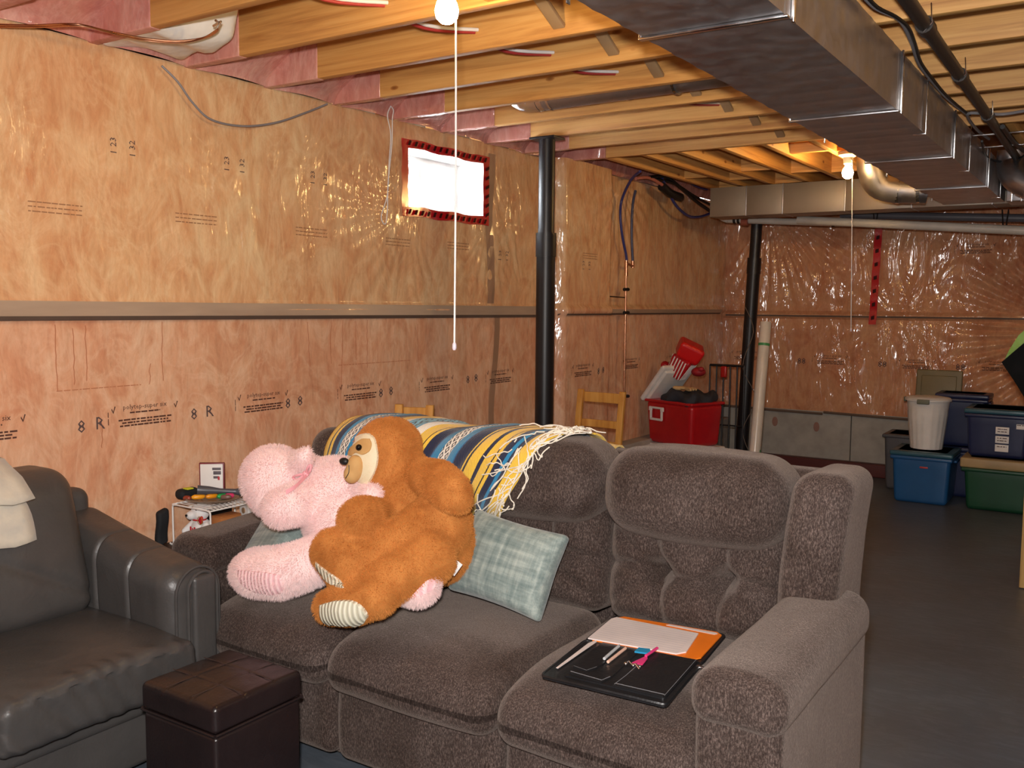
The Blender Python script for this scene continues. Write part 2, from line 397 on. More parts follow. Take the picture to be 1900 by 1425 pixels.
def fur(name, VF, mat, parent, count, length=.012, width=.0014, lean=(0, 0, -.5), skip=None, label=None):
    """short pile: real blades sharing the surface's normals"""
    V, F = VF[0], VF[1]; T = []
    for f in F:
        T.append(f[:3])
        if len(f) == 4: T.append((f[0], f[2], f[3]))
    T = np.array(T); a, b, c = V[T[:, 0]], V[T[:, 1]], V[T[:, 2]]; N = np.cross(b-a, c-a); A = np.linalg.norm(N, axis=1)
    r = np.random.default_rng(3); k = r.choice(len(T), count, p=A/A.sum()); u, v = r.random(count), r.random(count)
    fl = u+v > 1; u[fl] = 1-u[fl]; v[fl] = 1-v[fl]
    P = a[k]+(b-a)[k]*u[:, None]+(c-a)[k]*v[:, None]; n = N[k]/np.maximum(A[k], 1e-12)[:, None]
    if skip is not None: m = ~skip(P); P, n = P[m], n[m]
    cnt = len(P); D = n+np.array(lean)*.5+r.normal(0, .28, (cnt, 3)); D /= np.linalg.norm(D, axis=1, keepdims=True)
    ln = length*(.6+.7*r.random((cnt, 1))); B = np.array(lean)*.35
    PP = np.stack([P-n*.001, P+D*ln*.55, P+(D+B)*ln], 1).reshape(-1, 3)-ORG[parent.name]
    hc_ = bpy.data.hair_curves.new(name); hc_.add_curves([3]*cnt); hc_.position_data.foreach_set('vector', PP.astype(np.float32).ravel())
    at = hc_.attributes.get('radius') or hc_.attributes.new('radius', 'FLOAT', 'POINT')
    at.data.foreach_set('value', np.tile(np.array([width, width*.8, width*.25], dtype=np.float32), cnt))
    hc_.materials.append(mat); o = bpy.data.objects.new(name, hc_); C.objects.link(o); o.parent = parent; ORG[o.name] = ORG[parent.name]; _setp(o, label, None, None, 'stuff')
    return o
def text(s, size, origin, ex, ey, off=.0008, align='CENTER', mirror=False):
    cu = bpy.data.curves.new('t', 'FONT'); cu.body = s; cu.size = size; cu.align_x = align; cu.resolution_u = 1
    o = bpy.data.objects.new('t', cu); C.objects.link(o); dg = bpy.context.evaluated_depsgraph_get()
    me = bpy.data.meshes.new_from_object(o.evaluated_get(dg)); V = np.array([v.co[:] for v in me.vertices]).reshape(-1, 3)
    F = [tuple(p.vertices) for p in me.polygons]; bpy.data.objects.remove(o, do_unlink=True); bpy.data.meshes.remove(me); bpy.data.curves.remove(cu)
    ex, ey = np.array(ex, float), np.array(ey, float); nz = np.cross(ex, ey)
    return np.array(origin)+V[:, :1]*ex+V[:, 1:2]*ey+nz*off, F
from mathutils.bvhtree import BVHTree
def bvh_of(VF): return BVHTree.FromPolygons([tuple(v) for v in VF[0]], [tuple(f) for f in VF[1]])
def waves(seed, k, lo, hi, n=12):
    r = np.random.default_rng(seed); a = r.uniform(0, 2*PI, n); f = r.uniform(lo, hi, n); p = r.uniform(0, 2*PI, n)
    w_ = 1/f; w_ /= w_.sum()
    return lambda u, v: sum(w_[i]*np.sin(f[i]*(u*math.cos(a[i])*k+v*math.sin(a[i]))+p[i]) for i in range(n))

# ================================================================== SETTING
XW, YF, ZJ, ZS = -3.13, 8.33, 2.35, 2.585       # left wall, far wall, joist underside, subfloor
WIN = (3.775, 4.455, 1.93, 2.235)               # window opening y0 y1 z0 z1 in the left wall
_wa, _wb, _wc = waves(1, 2.2, 1.5, 6), waves(2, 2.6, 7, 18), waves(5, 2.5, 20, 42)
def sstep(a, b, x): t = np.clip((x-a)/(b-a), 0, 1); return t*t*(3-2*t)
def left_disp(y, z):
    y, z = np.asarray(y, float), np.asarray(z, float)
    d = .016*_wa(y, z)+.0065*_wb(y, z)+.0008*_wc(y, z)
    for (cy, cz, amp, k, ph, lo, hi) in ((3.78, 1.93, .0032, 17, .4, 2.9, 5.4), (4.5, 1.92, .004, 15, 1.2, 3.9, 6.6), (4.9, 1.45, .006, 15, .2, 1.7, 3.6), (6.1, 2.35, .007, 16, 2, 3.4, 6.2)):
        r = np.hypot(y-cy, z-cz); th = np.arctan2(z-cz, y-cy) % (2*PI)
        wgt = sstep(.03, .12, r)*(1-sstep(.35, .8, r))*sstep(lo-.2, lo+.2, th)*(1-sstep(hi-.2, hi+.2, th))
        d = d+amp*wgt*np.abs(np.sin(k*th+ph+2.2*r))**1.5
    d = d*(1-.85*np.exp(-((z-1.40)/.05)**2))                         # pulled tight over the batten
    bump = sstep(5.10, 5.19, y)*(1-sstep(5.80, 5.89, y))               # boxed-out column
    wr = np.maximum(np.abs(y-4.115)-.34, np.abs(z-2.083)-.152)
    d = d*sstep(.0, .10, wr)
    return d+.13*bump+.022*np.exp(-((z-1.40)/.028)**4)
def grid_sheet(us, vs_, fn, keep=None):
    U, Vv = np.meshgrid(us, vs_, indexing='ij'); P = fn(U.ravel(), Vv.ravel()); nv = len(vs_); F = []
    for i in range(len(us)-1):
        for j in range(nv-1):
            if keep is None or keep((us[i]+us[i+1])/2, (vs_[j]+vs_[j+1])/2): F.append((i*nv+j, (i+1)*nv+j, (i+1)*nv+j+1, i*nv+j+1))
    return P, F
def cuts(lo, hi, step, extra=()):
    a = list(np.arange(lo, hi, step))+[hi]; a = [x for x in a if all(abs(x-e) > step*.4 for e in extra)]+list(extra); return np.array(sorted(a))
ys = np.concatenate([cuts(-2.4, .9, .08), cuts(.92, YF+.06, .013, (WIN[0], WIN[1]))]); zs = cuts(.02, ZJ+.005, .014, (WIN[2], WIN[3]))
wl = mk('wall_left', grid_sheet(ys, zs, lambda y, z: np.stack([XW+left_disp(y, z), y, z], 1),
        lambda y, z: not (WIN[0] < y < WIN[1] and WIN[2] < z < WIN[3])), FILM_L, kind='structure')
mk('rim_backing', join(bx(XW-.30, XW-.26, -2.4, WIN[0]-.02, 0, ZS), bx(XW-.30, XW-.26, WIN[1]+.02, YF, 0, ZS), bx(XW-.30, XW-.26, WIN[0]-.02, WIN[1]+.02, 0, WIN[2]-.02), bx(XW-.30, XW-.26, WIN[0]-.02, WIN[1]+.02, WIN[3]+.02, ZS)), CONC, wl, False)
# batten seen through the film, with its dark lower edge
def lp(y, z, off): return (XW+float(left_disp(y, z))+off, y, z)
def wall_strip(z0, z1, y0, y1, off, zf=lambda y: 0):
    yy = np.arange(y0, y1, .05); V = []
    for y in yy:
        b = zf(y)
        V += [lp(y, z0+b, off), lp(y, z1+b, off)]
    return np.array(V), [(2*i, 2*i+2, 2*i+3, 2*i+1) for i in range(len(yy)-1)]
mk('batten', wall_strip(1.380, 1.432, .9, 5.08, .012, lambda y: -.004*(y-3)), BATTEN, wl)
mk('batten', wall_strip(1.383, 1.412, 5.90, 8.25, .012, lambda y: -.002*(y-3)), BATTEN, wl)
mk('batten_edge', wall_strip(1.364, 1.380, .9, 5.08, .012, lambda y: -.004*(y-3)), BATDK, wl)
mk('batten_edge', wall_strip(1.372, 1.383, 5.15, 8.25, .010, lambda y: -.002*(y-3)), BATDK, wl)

# print on the film
def paint_text(parts_fn, name, wallobj, mat, off=.0025, far=False, disp=None):
    V, F = parts_fn
    V = V.copy()
    if not far: V[:, 0] = XW+left_disp(V[:, 1], V[:, 2])+off
    else: V[:, 1] = YF-far_disp(V[:, 0], V[:, 2])-off
    return mk(name, (V, F), mat, wallobj, False)
def bars(o, ex, ey, x0, x1, y, h, seed, gap=.12):
    r = random.Random(seed); P = []; x = x0
    while x < x1:
        L = min(r.uniform(.008, .03), x1-x)
        a = [np.array(o)+np.array(ex)*xx+np.array(ey)*yy for xx, yy in ((x, y), (x+L, y), (x+L, y+h), (x, y+h))]
        P.append((np.array(a), [(0, 1, 2, 3)])); x += L+r.uniform(.002, .006)
    return join(*P)[:2]
def label_art(o, ex, ey, seed, sc=1.0):
    o = np.array(o, float); ex, ey = np.array(ex, float), np.array(ey, float)
    P = [text('polytep-super six', .027*sc, o+ey*.012*sc, ex, ey)]
    P.append(bars(o, ex, ey, -.065*sc, .065*sc, -.004*sc, .0055*sc, seed))
    for i, (a, b) in enumerate(((-.115, .115), (-.10, .10), (-.11, .112))): P.append(bars(o, ex, ey, a*sc, b*sc, (-.030-.011*i)*sc, .006*sc, seed+i+1))
    for s in (-1, 1):                                              # little hand marks at both ends, and a side line
        c = o+ex*s*.135*sc+ey*.012*sc
        P.append((np.array([c+ex*a*sc+ey*b*sc for a, b in ((-.008, .004), (0, -.012), (.010, .014), (.006, .016), (0, -.004), (-.006, .008))]), [(0, 1, 4, 5), (1, 2, 3, 4)]))
    P.append(bars(o, ey, ex, -.04*sc, .008*sc, -.158*sc, .003*sc, seed+9))
    return join(*P)[:2]
EY, EZ, EX = np.array([0, 1., 0]), np.array([0, 0, 1.]), np.array([1., 0, 0])
for i, (y, z) in enumerate([(1.60, 1.025), (2.215, 1.02), (2.80, 1.02), (3.42, 1.02), (4.03, 1.015), (4.64, 1.02), (5.42, 1.02), (6.42, 1.01), (7.2, 1.0)]):
    paint_text(label_art((XW, y, z), EY, EZ, 10*i), 'printed_label', wl, INK)
for i, (y, z, s) in enumerate([(1.985, 1.00, '8R'), (2.47, 1.00, '8R'), (2.98, 1.00, '88'), (3.60, 1.0, '88'), (4.35, 1.02, '88'), (5.67, 1.0, '88')]):
    paint_text(join(text(s[0], .066, (XW, y-.035, z-.035), EY, EZ), text(s[1], .066, (XW, y+.04, z-.03), EY, EZ))[:2], 'printed_mark', wl, INKD)
for i, (y, z) in enumerate([(2.15, 2.03), (2.665, 2.03), (3.15, 2.03), (4.66, 1.75), (5.45, 1.72)]):   # numbers printed sideways near the top
    paint_text(join(text('1 23', .036, (XW, y-.03, z-.06), EZ, -EY, align='LEFT'), text('1 32', .036, (XW, y+.05, z-.06), EZ, -EY, align='LEFT'))[:2], 'printed_mark', wl, INKD)
for i, (y, z) in enumerate([(1.88, 1.79), (2.47, 1.80), (3.10, 1.79), (3.70, 1.78), (4.22, 1.79), (5.5, 1.79)]):
    o_ = (XW, y, z); P = [bars(o_, EY, EZ, -.10, .10, -.02-.016*k, .004, 70+i*5+k) for k in range(3)]
    paint_text(join(*P)[:2], 'printed_label', wl, simple('faded_ink', hx(166, 118, 82), .7) if i == 0 else bpy.data.materials['faded_ink'])
# rust-coloured folds under the batten
def vline(y, z0, z1, w_=.004, seed=0):
    r = random.Random(seed); zz = np.linspace(z1, z0, 14); V = []; yy = y
    for z in zz: yy += r.uniform(-.003, .003); V += [(XW, yy-w_/2, z), (XW, yy+w_/2, z)]
    return np.array(V), [(2*i, 2*i+1, 2*i+3, 2*i+2) for i in range(len(zz)-1)]
for i, (y, z0, z1) in enumerate([(1.86, 1.12, 1.355), (1.93, 1.14, 1.34), (1.975, 1.15, 1.35), (2.30, 1.13, 1.36), (2.245, 1.12, 1.20), (3.07, 1.10, 1.35), (3.22, 1.15, 1.355), (3.30, .93, 1.355), (3.39, 1.16, 1.35), (3.47, 1.12, 1.355), (3.86, 1.13, 1.33), (2.03, .90, 1.0)]):
    paint_text(vline(y, z0, z1, .003, i), 'crease_line', wl, INKR)
paint_text(bars((XW, 1.9, 1.12), EY, EZ, -.04, .30, 0, .003, 5), 'crease_line', wl, INKR)
paint_text(bars((XW, 3.35, 1.14), EY, EZ, -.08, .45, 0, .003, 6), 'crease_line', wl, INKR)
# dark stud line behind the film right of the window
paint_text(grid_sheet(np.array([4.545, 4.575, 4.60]), np.linspace(.70, 1.36, 12), lambda y, z: np.stack([y*0+XW, y+.03*np.sin(z*6), z], 1)), 'stud_line', wl, simple('stud_line_tan', hx(166, 130, 104), .5, coat=.6))
paint_text(grid_sheet(np.array([4.49, 4.53, 4.56]), np.linspace(1.44, 2.30, 14), lambda y, z: np.stack([y*0+XW, y+.012*np.sin(z*9), z], 1)), 'stud_line', wl, bpy.data.materials['stud_line_tan'])

# far wall
def far_disp(x, z):
    x, z = np.asarray(x, float), np.asarray(z, float)
    d = .016*_wa(x+3, z)+.012*_wb(x*1.3, z*.6)
    for (cx, cz, amp, k, ph, lo, hi) in ((-1.62, 1.36, .006, 9, .3, .2, 6.2), (-.25, 1.28, .030, 26, .5, 1.7, 4.6), (-2.75, 2.3, .014, 24, .4, 4.2, 5.9), (-.9, 2.28, .016, 24, .2, 4.7, 6.2)):
        r = np.hypot(x-cx, z-cz); th = np.arctan2(z-cz, x-cx) % (2*PI)
        d = d+amp*sstep(.03, .14, r)*(1-sstep(.6, 1.1, r))*sstep(lo-.2, lo+.2, th)*(1-sstep(hi-.2, hi+.2, th))*np.abs(np.sin(k*th+ph+2.5*r))**1.5
    return d*(1-.8*np.exp(-((z-1.36)/.04)**2))*sstep(.5, .56, z)+.03*np.exp(-((z-1.36)/.024)**4)
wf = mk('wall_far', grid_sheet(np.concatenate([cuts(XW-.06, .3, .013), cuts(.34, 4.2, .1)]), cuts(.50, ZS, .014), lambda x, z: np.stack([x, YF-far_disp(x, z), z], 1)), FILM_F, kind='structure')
for i, (x, z) in enumerate([(-2.9, 1.0), (-2.15, .99), (-1.45, .98), (-.85, .99), (-1.05, 1.92), (-.55, 1.95)]):
    paint_text(label_art((x, YF, z), EX, EZ, 200+10*i), 'printed_label', wf, INK, far=True)
for i, (x, z) in enumerate([(-2.4, .96), (-1.72, .96), (-1.12, .96)]):
    paint_text(text('88', .075, (x, YF, z-.03), EX, EZ), 'printed_mark', wf, INKD, far=True)
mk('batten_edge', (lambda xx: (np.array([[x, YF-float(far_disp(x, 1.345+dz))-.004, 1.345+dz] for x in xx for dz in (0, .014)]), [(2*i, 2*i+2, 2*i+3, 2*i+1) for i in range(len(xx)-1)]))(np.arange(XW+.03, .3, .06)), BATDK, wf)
cw = mk('concrete_footing', bx(XW, -1.96, YF-.005, YF+.2, 0, .52), CONC, wf, False)
mk('concrete_footing', bx(-1.95, -.6, YF-.008, YF+.2, 0, .52), CONC, wf, False)
mk('concrete_footing', bx(-.59, 4.2, YF-.005, YF+.2, 0, .52), CONC, wf, False)
for i, (x, z) in enumerate([(-2.62, .40), (-2.25, .38), (-1.72, .40), (-1.3, .4)]):
    mk('rust_spot', ball((x, YF-.004, z), (.028, .004, .045), 7), simple('rust_stain', hx(150, 112, 100), .8) if i == 0 else bpy.data.materials['rust_stain'], wf)
for a in ((XW, -2.2), (-2.19, -1.2), (-1.19, .2)): mk('film_hem', tube(smoothp([(a[0], YF-.015, .515), ((a[0]+a[1])/2, YF-.02, .505), (a[1], YF-.015, .50)], 5), .012, 6), BATDK, wf)
mk('rim_backing', bx(XW-.3, 4.3, YF+.2, YF+.25, 0, ZS), CONC, wf, False)  # unseen backing added to stop outside light leaking past the film
mk('rim_backing', bx(XW-.31, 4.3, -2.52, YF+.3, ZS+.03, ZS+.05), OSB, wf, False)
# low red-brown board on the floor along the far wall
mk('baseboard_far', rbox((-1.0, YF-.06, .055), (4.1, .09, .11), .008), simple('red_brown_paint', hx(86, 34, 30), .5), kind='structure')
# concrete ledge at the foot of the left wall
lf = mk('baseboard_left', rbox((XW+.06, 5.7, .21), (.12, 5.1, .42), .01), CONC, kind='structure')
# floor, walls behind the camera
mk('floor', bx(XW-.3, 4.4, -2.6, YF+.3, -.1, 0), FLOORM, kind='structure', smooth=False)
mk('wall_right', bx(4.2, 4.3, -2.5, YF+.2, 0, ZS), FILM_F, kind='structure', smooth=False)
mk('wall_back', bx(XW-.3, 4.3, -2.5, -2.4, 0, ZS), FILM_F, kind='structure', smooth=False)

# ceiling: subfloor with joists, header, bridging
cl = mk('ceiling', bx(XW-.26, 4.3, -2.5, YF+.3, ZS, ZS+.03), OSB, kind='structure', smooth=False)
JY = [2.04+.4065*k for k in range(-10, 9)]
YH = 5.30
rr = random.Random(4)
for y in JY:
    if y < YH-.1: mk('joist', rbox(((4.25+XW-.1)/2, y, (ZJ+ZS)/2), (4.25-XW+.1, .038, ZS-ZJ), .003, (1, 1, 1), 1), JOIST, cl)
mk('header', rbox(((4.25+XW-.1)/2, YH, (ZJ+ZS)/2), (4.25-XW+.1, .038, ZS-ZJ), .003, (1, 1, 1), 1), JOIST, cl)
mk('header', rbox((1.0, 6.5, 2.46), (3.2, .04, .24), .003, (1, 1, 1), 1), JOIST, cl)
JX = [-2.79, -2.54, -2.31, -2.04, -1.79, -1.52, -1.2]
for x in JX: mk('joist', rbox((x, (YH+.02+7.97)/2, (ZJ+ZS)/2), (.038, 7.97-YH-.02, ZS-ZJ), .003, (1, 1, 1), 1), JOISTY, cl)
for x in np.arange(-.55, 4, .4065): mk('joist', rbox((x, (YH+.02+8.2)/2, (ZJ+ZS)/2), (.038, 8.2-YH-.02, ZS-ZJ), .003, (1, 1, 1), 1), JOISTY, cl)
for i, (xa, y) in enumerate([(0, 6.5), (1, 6.75), (2, 6.35), (3, 6.6), (4, 5.75), (4, 6.7), (0, 7.2), (2, 7.1)]):
    mk('blocking', bx(JX[xa]+.019, JX[xa+1]-.019, y, y+.038, ZJ+.01, ZS), JOIST, cl, False)
# wooden cross bridging between joists, left of the duct
for y in JY:
    if .8 < y < 4.9:
        for s in (-1,):
            p0 = np.array([-1.64+.035*s, y+.02, ZJ+.03 if s > 0 else ZS-.03]); p1 = np.array([-1.64+.035*s, y+.386, ZS-.03 if s > 0 else ZJ+.03]); d = p1-p0
            mk('bridging', rbox((p0+p1)/2, (.045, .016, np.linalg.norm(d)), .003, (1, 1, 1), 1, rot=RX(-math.atan2(d[1], d[2]))), simple('grey_bridging_wood', hx(176, 146, 108), .6) if 'grey_bridging_wood' not in bpy.data.materials else bpy.data.materials['grey_bridging_wood'], cl)
# rim bays along the left wall: pink batts behind film between the joist ends
_wr = waves(9, 1, 10, 30)
for k, y in enumerate(JY):
    if not (.8 < y < 8.2): continue
    y0, y1 = y+.022, min(y+.4065-.022, YF-.05)
    if y > YH: break
    white = (k == 9)
    def fn(u, v, y0=y0, y1=y1, k=k):
        s = (u-y0)/(y1-y0); xx = XW+.02+.26*sstep(0, 1, v)+.03*np.sin(PI*s)+.012*_wr(u+k, v)
        return np.stack([xx, u, ZJ-.004+(ZS-ZJ)*v], 1)
    mk('rim_insulation', grid_sheet(np.linspace(y0, y1, 16), np.linspace(0, 1, 14), fn), FILM_P, wl)
    # film skirt wrapping the joist end, this side
    mk('joist_film', rbox((XW+.13+.03*rr.random(), y, ZJ+.12), (.30+.12*rr.random(), .045, .245), .006, (1, 1, 1), 2), FILM_P, wl)


mk('rim_insulation', grid_sheet(np.linspace(YH+.03, YF-.1, 60), np.linspace(0, 1, 10), lambda u, v: np.stack([XW+.03+.05*v+.02*_wr(u, v), u, ZJ+(ZS-ZJ)*v], 1)), FILM_P, wl)
# white foam patch in the bay near the window's end of the first joists
wfm = simple('white_foam', hx(226, 222, 214), .6, bs=9, bst=.6, bd=.02, coat=.5)
mk('foam_patch', rbox((XW+.21, 2.20, ZJ+.085), (.32, .34, .17), .05, (5, 5, 3), 3, fn=lambda V: V+np.stack([V[:, 2]*.3+.03*np.sin(V[:, 1]*11), 0*V[:, 0], .01*np.sin(V[:, 0]*40+V[:, 1]*20)], 1)), wfm, wl)

# window in the left wall
wy0, wy1, wz0, wz1 = WIN; dep = .20
wn = mk('window_1', join(bx(XW-dep, XW+.004, wy0-.012, wy0, wz0-.012, wz1+.012), bx(XW-dep, XW+.004, wy1, wy1+.012, wz0-.012, wz1+.012),
        bx(XW-dep, XW+.004, wy0, wy1, wz0-.012, wz0), bx(XW-dep, XW+.004, wy0, wy1, wz1, wz1+.012)), WHITEV, kind='structure', smooth=False)
xs = XW-dep+.02
def frame(x, y0, y1, z0, z1, w_, d=.03): return join(bx(x-d, x, y0, y0+w_, z0, z1), bx(x-d, x, y1-w_, y1, z0, z1), bx(x-d, x, y0+w_, y1-w_, z0, z0+w_), bx(x-d, x, y0+w_, y1-w_, z1-w_, z1))
mk('window_frame', frame(xs, wy0, wy1, wz0, wz1, .022, .05), WHITEV, wn, False)
mk('sash', frame(xs+.012, wy0+.30, wy1-.03, wz0+.022, wz1-.022, .026, .02), WHITEV, wn, False)
mk('sash', frame(xs-.02, wy0+.02, wy0+.34, wz0+.02, wz1-.02, .02, .02), WHITEV, wn, False)
gl = MT('window_glass'); gl.set(Roughness=.02, Transmission_Weight=1.0); gl.b.inputs['IOR'].default_value = 1.05
mk('pane', bx(xs-.034, xs-.030, wy0+.04, wy0+.32, wz0+.04, wz1-.04), gl.m, wn, False)
mk('pane', bx(xs-.002, xs+.002, wy0+.32, wy1-.05, wz0+.045, wz1-.045), gl.m, wn, False)
light('daylight_through_window', 'AREA', (XW-.62, 4.11, 2.25), 90, (.9, .95, 1), .62, (XW+1.5, 4.0, 1.4), .3)
# red tape sealing the film round the window
def tape(name, P, mat, parent=None, **k): return mk(name, P, mat, parent, False, **k)
tp = thing('sealing_tape', 'red tape with black print framing the small basement window', 'tape', (XW+.02, 4.11, 1.88))
def tstrip(y0, y1, z0, z1, name='tape_strip'):
    us, vv = np.linspace(y0, y1, 14), np.linspace(z0, z1, 6) if z1-z0 > .2 else np.linspace(z0, z1, 3)
    q = random.Random(int(y0*100+z0*10)); jz = lambda u: .004*np.sin(u*37+q.random())
    return mk(name, grid_sheet(us, vv, lambda u, v: np.stack([XW+np.maximum(left_disp(u, v), 0)+.007+.003*np.sin(u*60+v*45), u, v+.004*np.sin(u*23)], 1)), REDT, tp)
for a in ((wy0-.045, wy1+.05, wz1-.004, wz1+.040), (wy0-.045, wy1+.05, wz0-.045, wz0+.004), (wy0-.045, wy0+.006, wz0-.04, wz1+.03), (wy1-.006, wy1+.05, wz0-.045, wz1+.03)): tstrip(*a)
K = []
for k in range(14):
    y = wy0-.01+k*.052
    for z in (wz1+.006, wz0-.036):
        if y < wy1: K.append((np.array([[XW+.0118, y, z], [XW+.0118, y+.02, z], [XW+.0118, y+.034, z+.026], [XW+.0118, y+.014, z+.026]])+[.004, 0, 0], [(0, 1, 2, 3)]))
for k in range(6):
    z = wz0+k*.052; K.append((np.array([[XW+.0158, wy1+.006, z], [XW+.0158, wy1+.04, z+.016], [XW+.0158, wy1+.04, z+.034], [XW+.0158, wy1+.006, z+.018]]), [(0, 1, 2, 3)]))
mk('tape_print', join(*K), TAPEK, tp, False, kind='stuff')
# red tape on far wall
tf = thing('seam_tape', 'vertical red tape strip with black marks on the far wall film', 'tape', (-1.62, YF-.03, 1.34))
p0, p1 = W(1631, 423, y=YF-.05), W(1619, 602, y=YF-.05)
zz = np.linspace(p0[2]+.05, p1[2], 24)
tx = lambda z: p1[0]+(p0[0]-p1[0])*(z-p1[2])/(p0[2]-p1[2])
V = [];
for z in zz: V += [(tx(z)-.032, YF-.052-.006*math.sin(z*30), z), (tx(z)+.028, YF-.052-.006*math.sin(z*30+1), z)]
mk('tape_strip', (np.array(V), [(2*i, 2*i+1, 2*i+3, 2*i+2) for i in range(len(zz)-1)]), REDT, tf)
mk('tape_print', join(*[mi((np.array([[tx(z)-.014, YF-.062, z], [tx(z)+.012, YF-.062, z+.008], [tx(z)+.012, YF-.062, z+.04], [tx(z)-.014, YF-.062, z+.03]]), [(0, 1, 2, 3)]), 0) for z in zz[1::3]]), TAPEK, tf, False, kind='stuff')

# ================================================================== STEEL POSTS
def post(cx, cy, lean, label, r=.045):
    top = ZJ-.012; t = thing('steel_post', label, 'post', (cx, cy, 0), 'black adjustable basement posts')
    dx = lambda z: cx+lean*(top-z)/top
    mk('lower_tube', tube([(dx(.01), cy, .01), (dx(1.80), cy, 1.80)], r, 24), BLACKP, t)
    mk('upper_tube', tube([(dx(1.78), cy, 1.78), (dx(top), cy, top)], r*.86, 24), BLACKP, t)
    mk('collar', tube([(dx(1.70), cy, 1.70), (dx(1.83), cy, 1.83)], r*1.09, 24), BLACKP, t)
    mk('top_plate', rbox((cx, cy, top+.004), (.16, .12, .012), .002), BLACKP, t); mk('base_plate', rbox((dx(0), cy, .006), (.15, .15, .01), .002), BLACKP, t)
    return t
p = W(990, 262, z=ZJ-.01); post(-2.72, 4.48, 0, 'black steel post holding the joists right of the small window', .052)
p = W(1406, 420, y=7.6); post(p[0], 7.6, -.09, 'black steel post in front of far wall, beside the leaning plastic roll', .052)

# ================================================================== DUCTS AND PIPES
DX0, DX1, DZ, DY0, DY1 = -1.09, -.722, 2.13, -.4, 6.98
td = thing('trunk_duct', 'large rectangular galvanized trunk duct under the joists, running away from camera', 'duct', ((DX0+DX1)/2, 3.0, DZ))
def corr(y): return .0016*np.sin(y*PI/.16)**8
yy = np.arange(DY0, DY1, .02)
def ring(y): d = corr(y); return [(DX0-d, y, ZJ-.012), (DX0-d, y, DZ-d), (DX1+d, y, DZ-d), (DX1+d, y, ZJ-.012)]
secs = [DY0, .95, 2.27, 3.55, 4.75, 6.0, DY1]
for a, b in zip(secs, secs[1:]):
    y_ = np.arange(a, b+.001, .01937); V = np.array([q for y in y_ for q in ring(y)]); n = len(y_)
    F = [(4*i+k, 4*i+4+k, 4*i+4+(k+1) % 4, 4*i+(k+1) % 4) for i in range(n-1) for k in range(4)]+[(0, 1, 2, 3), (4*n-1, 4*n-2, 4*n-3, 4*n-4)]
    mk('duct_section', (V, F), GALV, td, True)
for y in secs[1:-1]:
    mk('seam_cleat', rbox(((DX0+DX1)/2, y, DZ-.006), (DX1-DX0+.02, .022, .006), .002, (1, 1, 1), 1), GALV2 if y in (2.27,) else GALV, td)
    for x in (DX0-.006, DX1+.006): mk('drive_cleat', rbox((x, y+(.05 if x > -.9 else 0), (DZ+ZJ)/2-.008), (.008, .020, ZJ-DZ), .002, (1, 1, 1), 1), GALV2, td)
for y in (1.9, 4.05, 5.25, 6.6):
    mk('hanger_strap', rbox((DX1+.012, y, (DZ+ZJ)/2-.006), (.003, .018, ZJ-DZ+.012), .001, (1, 1, 1), 1), GALV2, td)
    mk('hanger_strap', rbox((DX0-.012, y, (DZ+ZJ)/2-.006), (.003, .018, ZJ-DZ+.012), .001, (1, 1, 1), 1), GALV2, td)
    mk('strap_hook', rbox((DX1-.01, y, DZ-.009), (.05, .014, .003), .001, (1, 1, 1), 1), GALV2, td)
# duct at the far wall
a, b = W(1318, 346, y=7.98), W(1334, 402, y=7.98)
fd = thing('cross_duct', 'pale rectangular duct running along the top of the far wall', 'duct', (-2.0, 7.13, 2.2))
zc0 = W(1334, 402, y=7.0)[2]
xsec = [-2.77, -2.48, -2.2, -1.75, -1.3, -.8, -.2, .5]
for x0, x1 in zip(xsec, xsec[1:]):
    mk('duct_section', rbox(((x0+x1)/2, 7.14, (ZJ-.006+zc0)/2), (x1-x0-.004, .27, ZJ-.006-zc0), .003, (1, 1, 1), 1), GALVD, fd)
    mk('seam_cleat', rbox((x1, 7.14, (ZJ-.006+zc0)/2), (.008, .276, ZJ-.001-zc0), .002, (1, 1, 1), 1), GALV, fd)
# round branch off the trunk, near the second bulb
rb = thing('round_duct', 'round galvanized elbow duct beside the far hanging bulb', 'duct', (-1.3, 6.2, 2.2))
ctr = [W(1612, 318, y=6.15), W(1612, 345, y=6.2), W(1640, 362, y=6.35), W(1690, 368, y=6.5), W(1740, 372, y=6.5)]
mk('elbow', tube(smoothp([(ctr[0][0], 6.2, 2.40), (ctr[0][0], 6.2, 2.30), (ctr[0][0]+.04, 6.25, 2.20), (ctr[0][0]+.14, 6.3, 2.165)], 5), .082, 20), GALV, rb)
mk('pipe', tube([(ctr[0][0]+.13, 6.3, 2.166), (-1.10, 6.36, 2.16)], .080, 20), GALV, rb)
for t_ in (.14, .26): mk('crimp_ring', tube([(ctr[0][0]+t_, 6.3+.06*(t_-.1), 2.165), (ctr[0][0]+t_+.018, 6.3+.06*(t_-.08), 2.164)], .0835, 20), GALV2, rb)
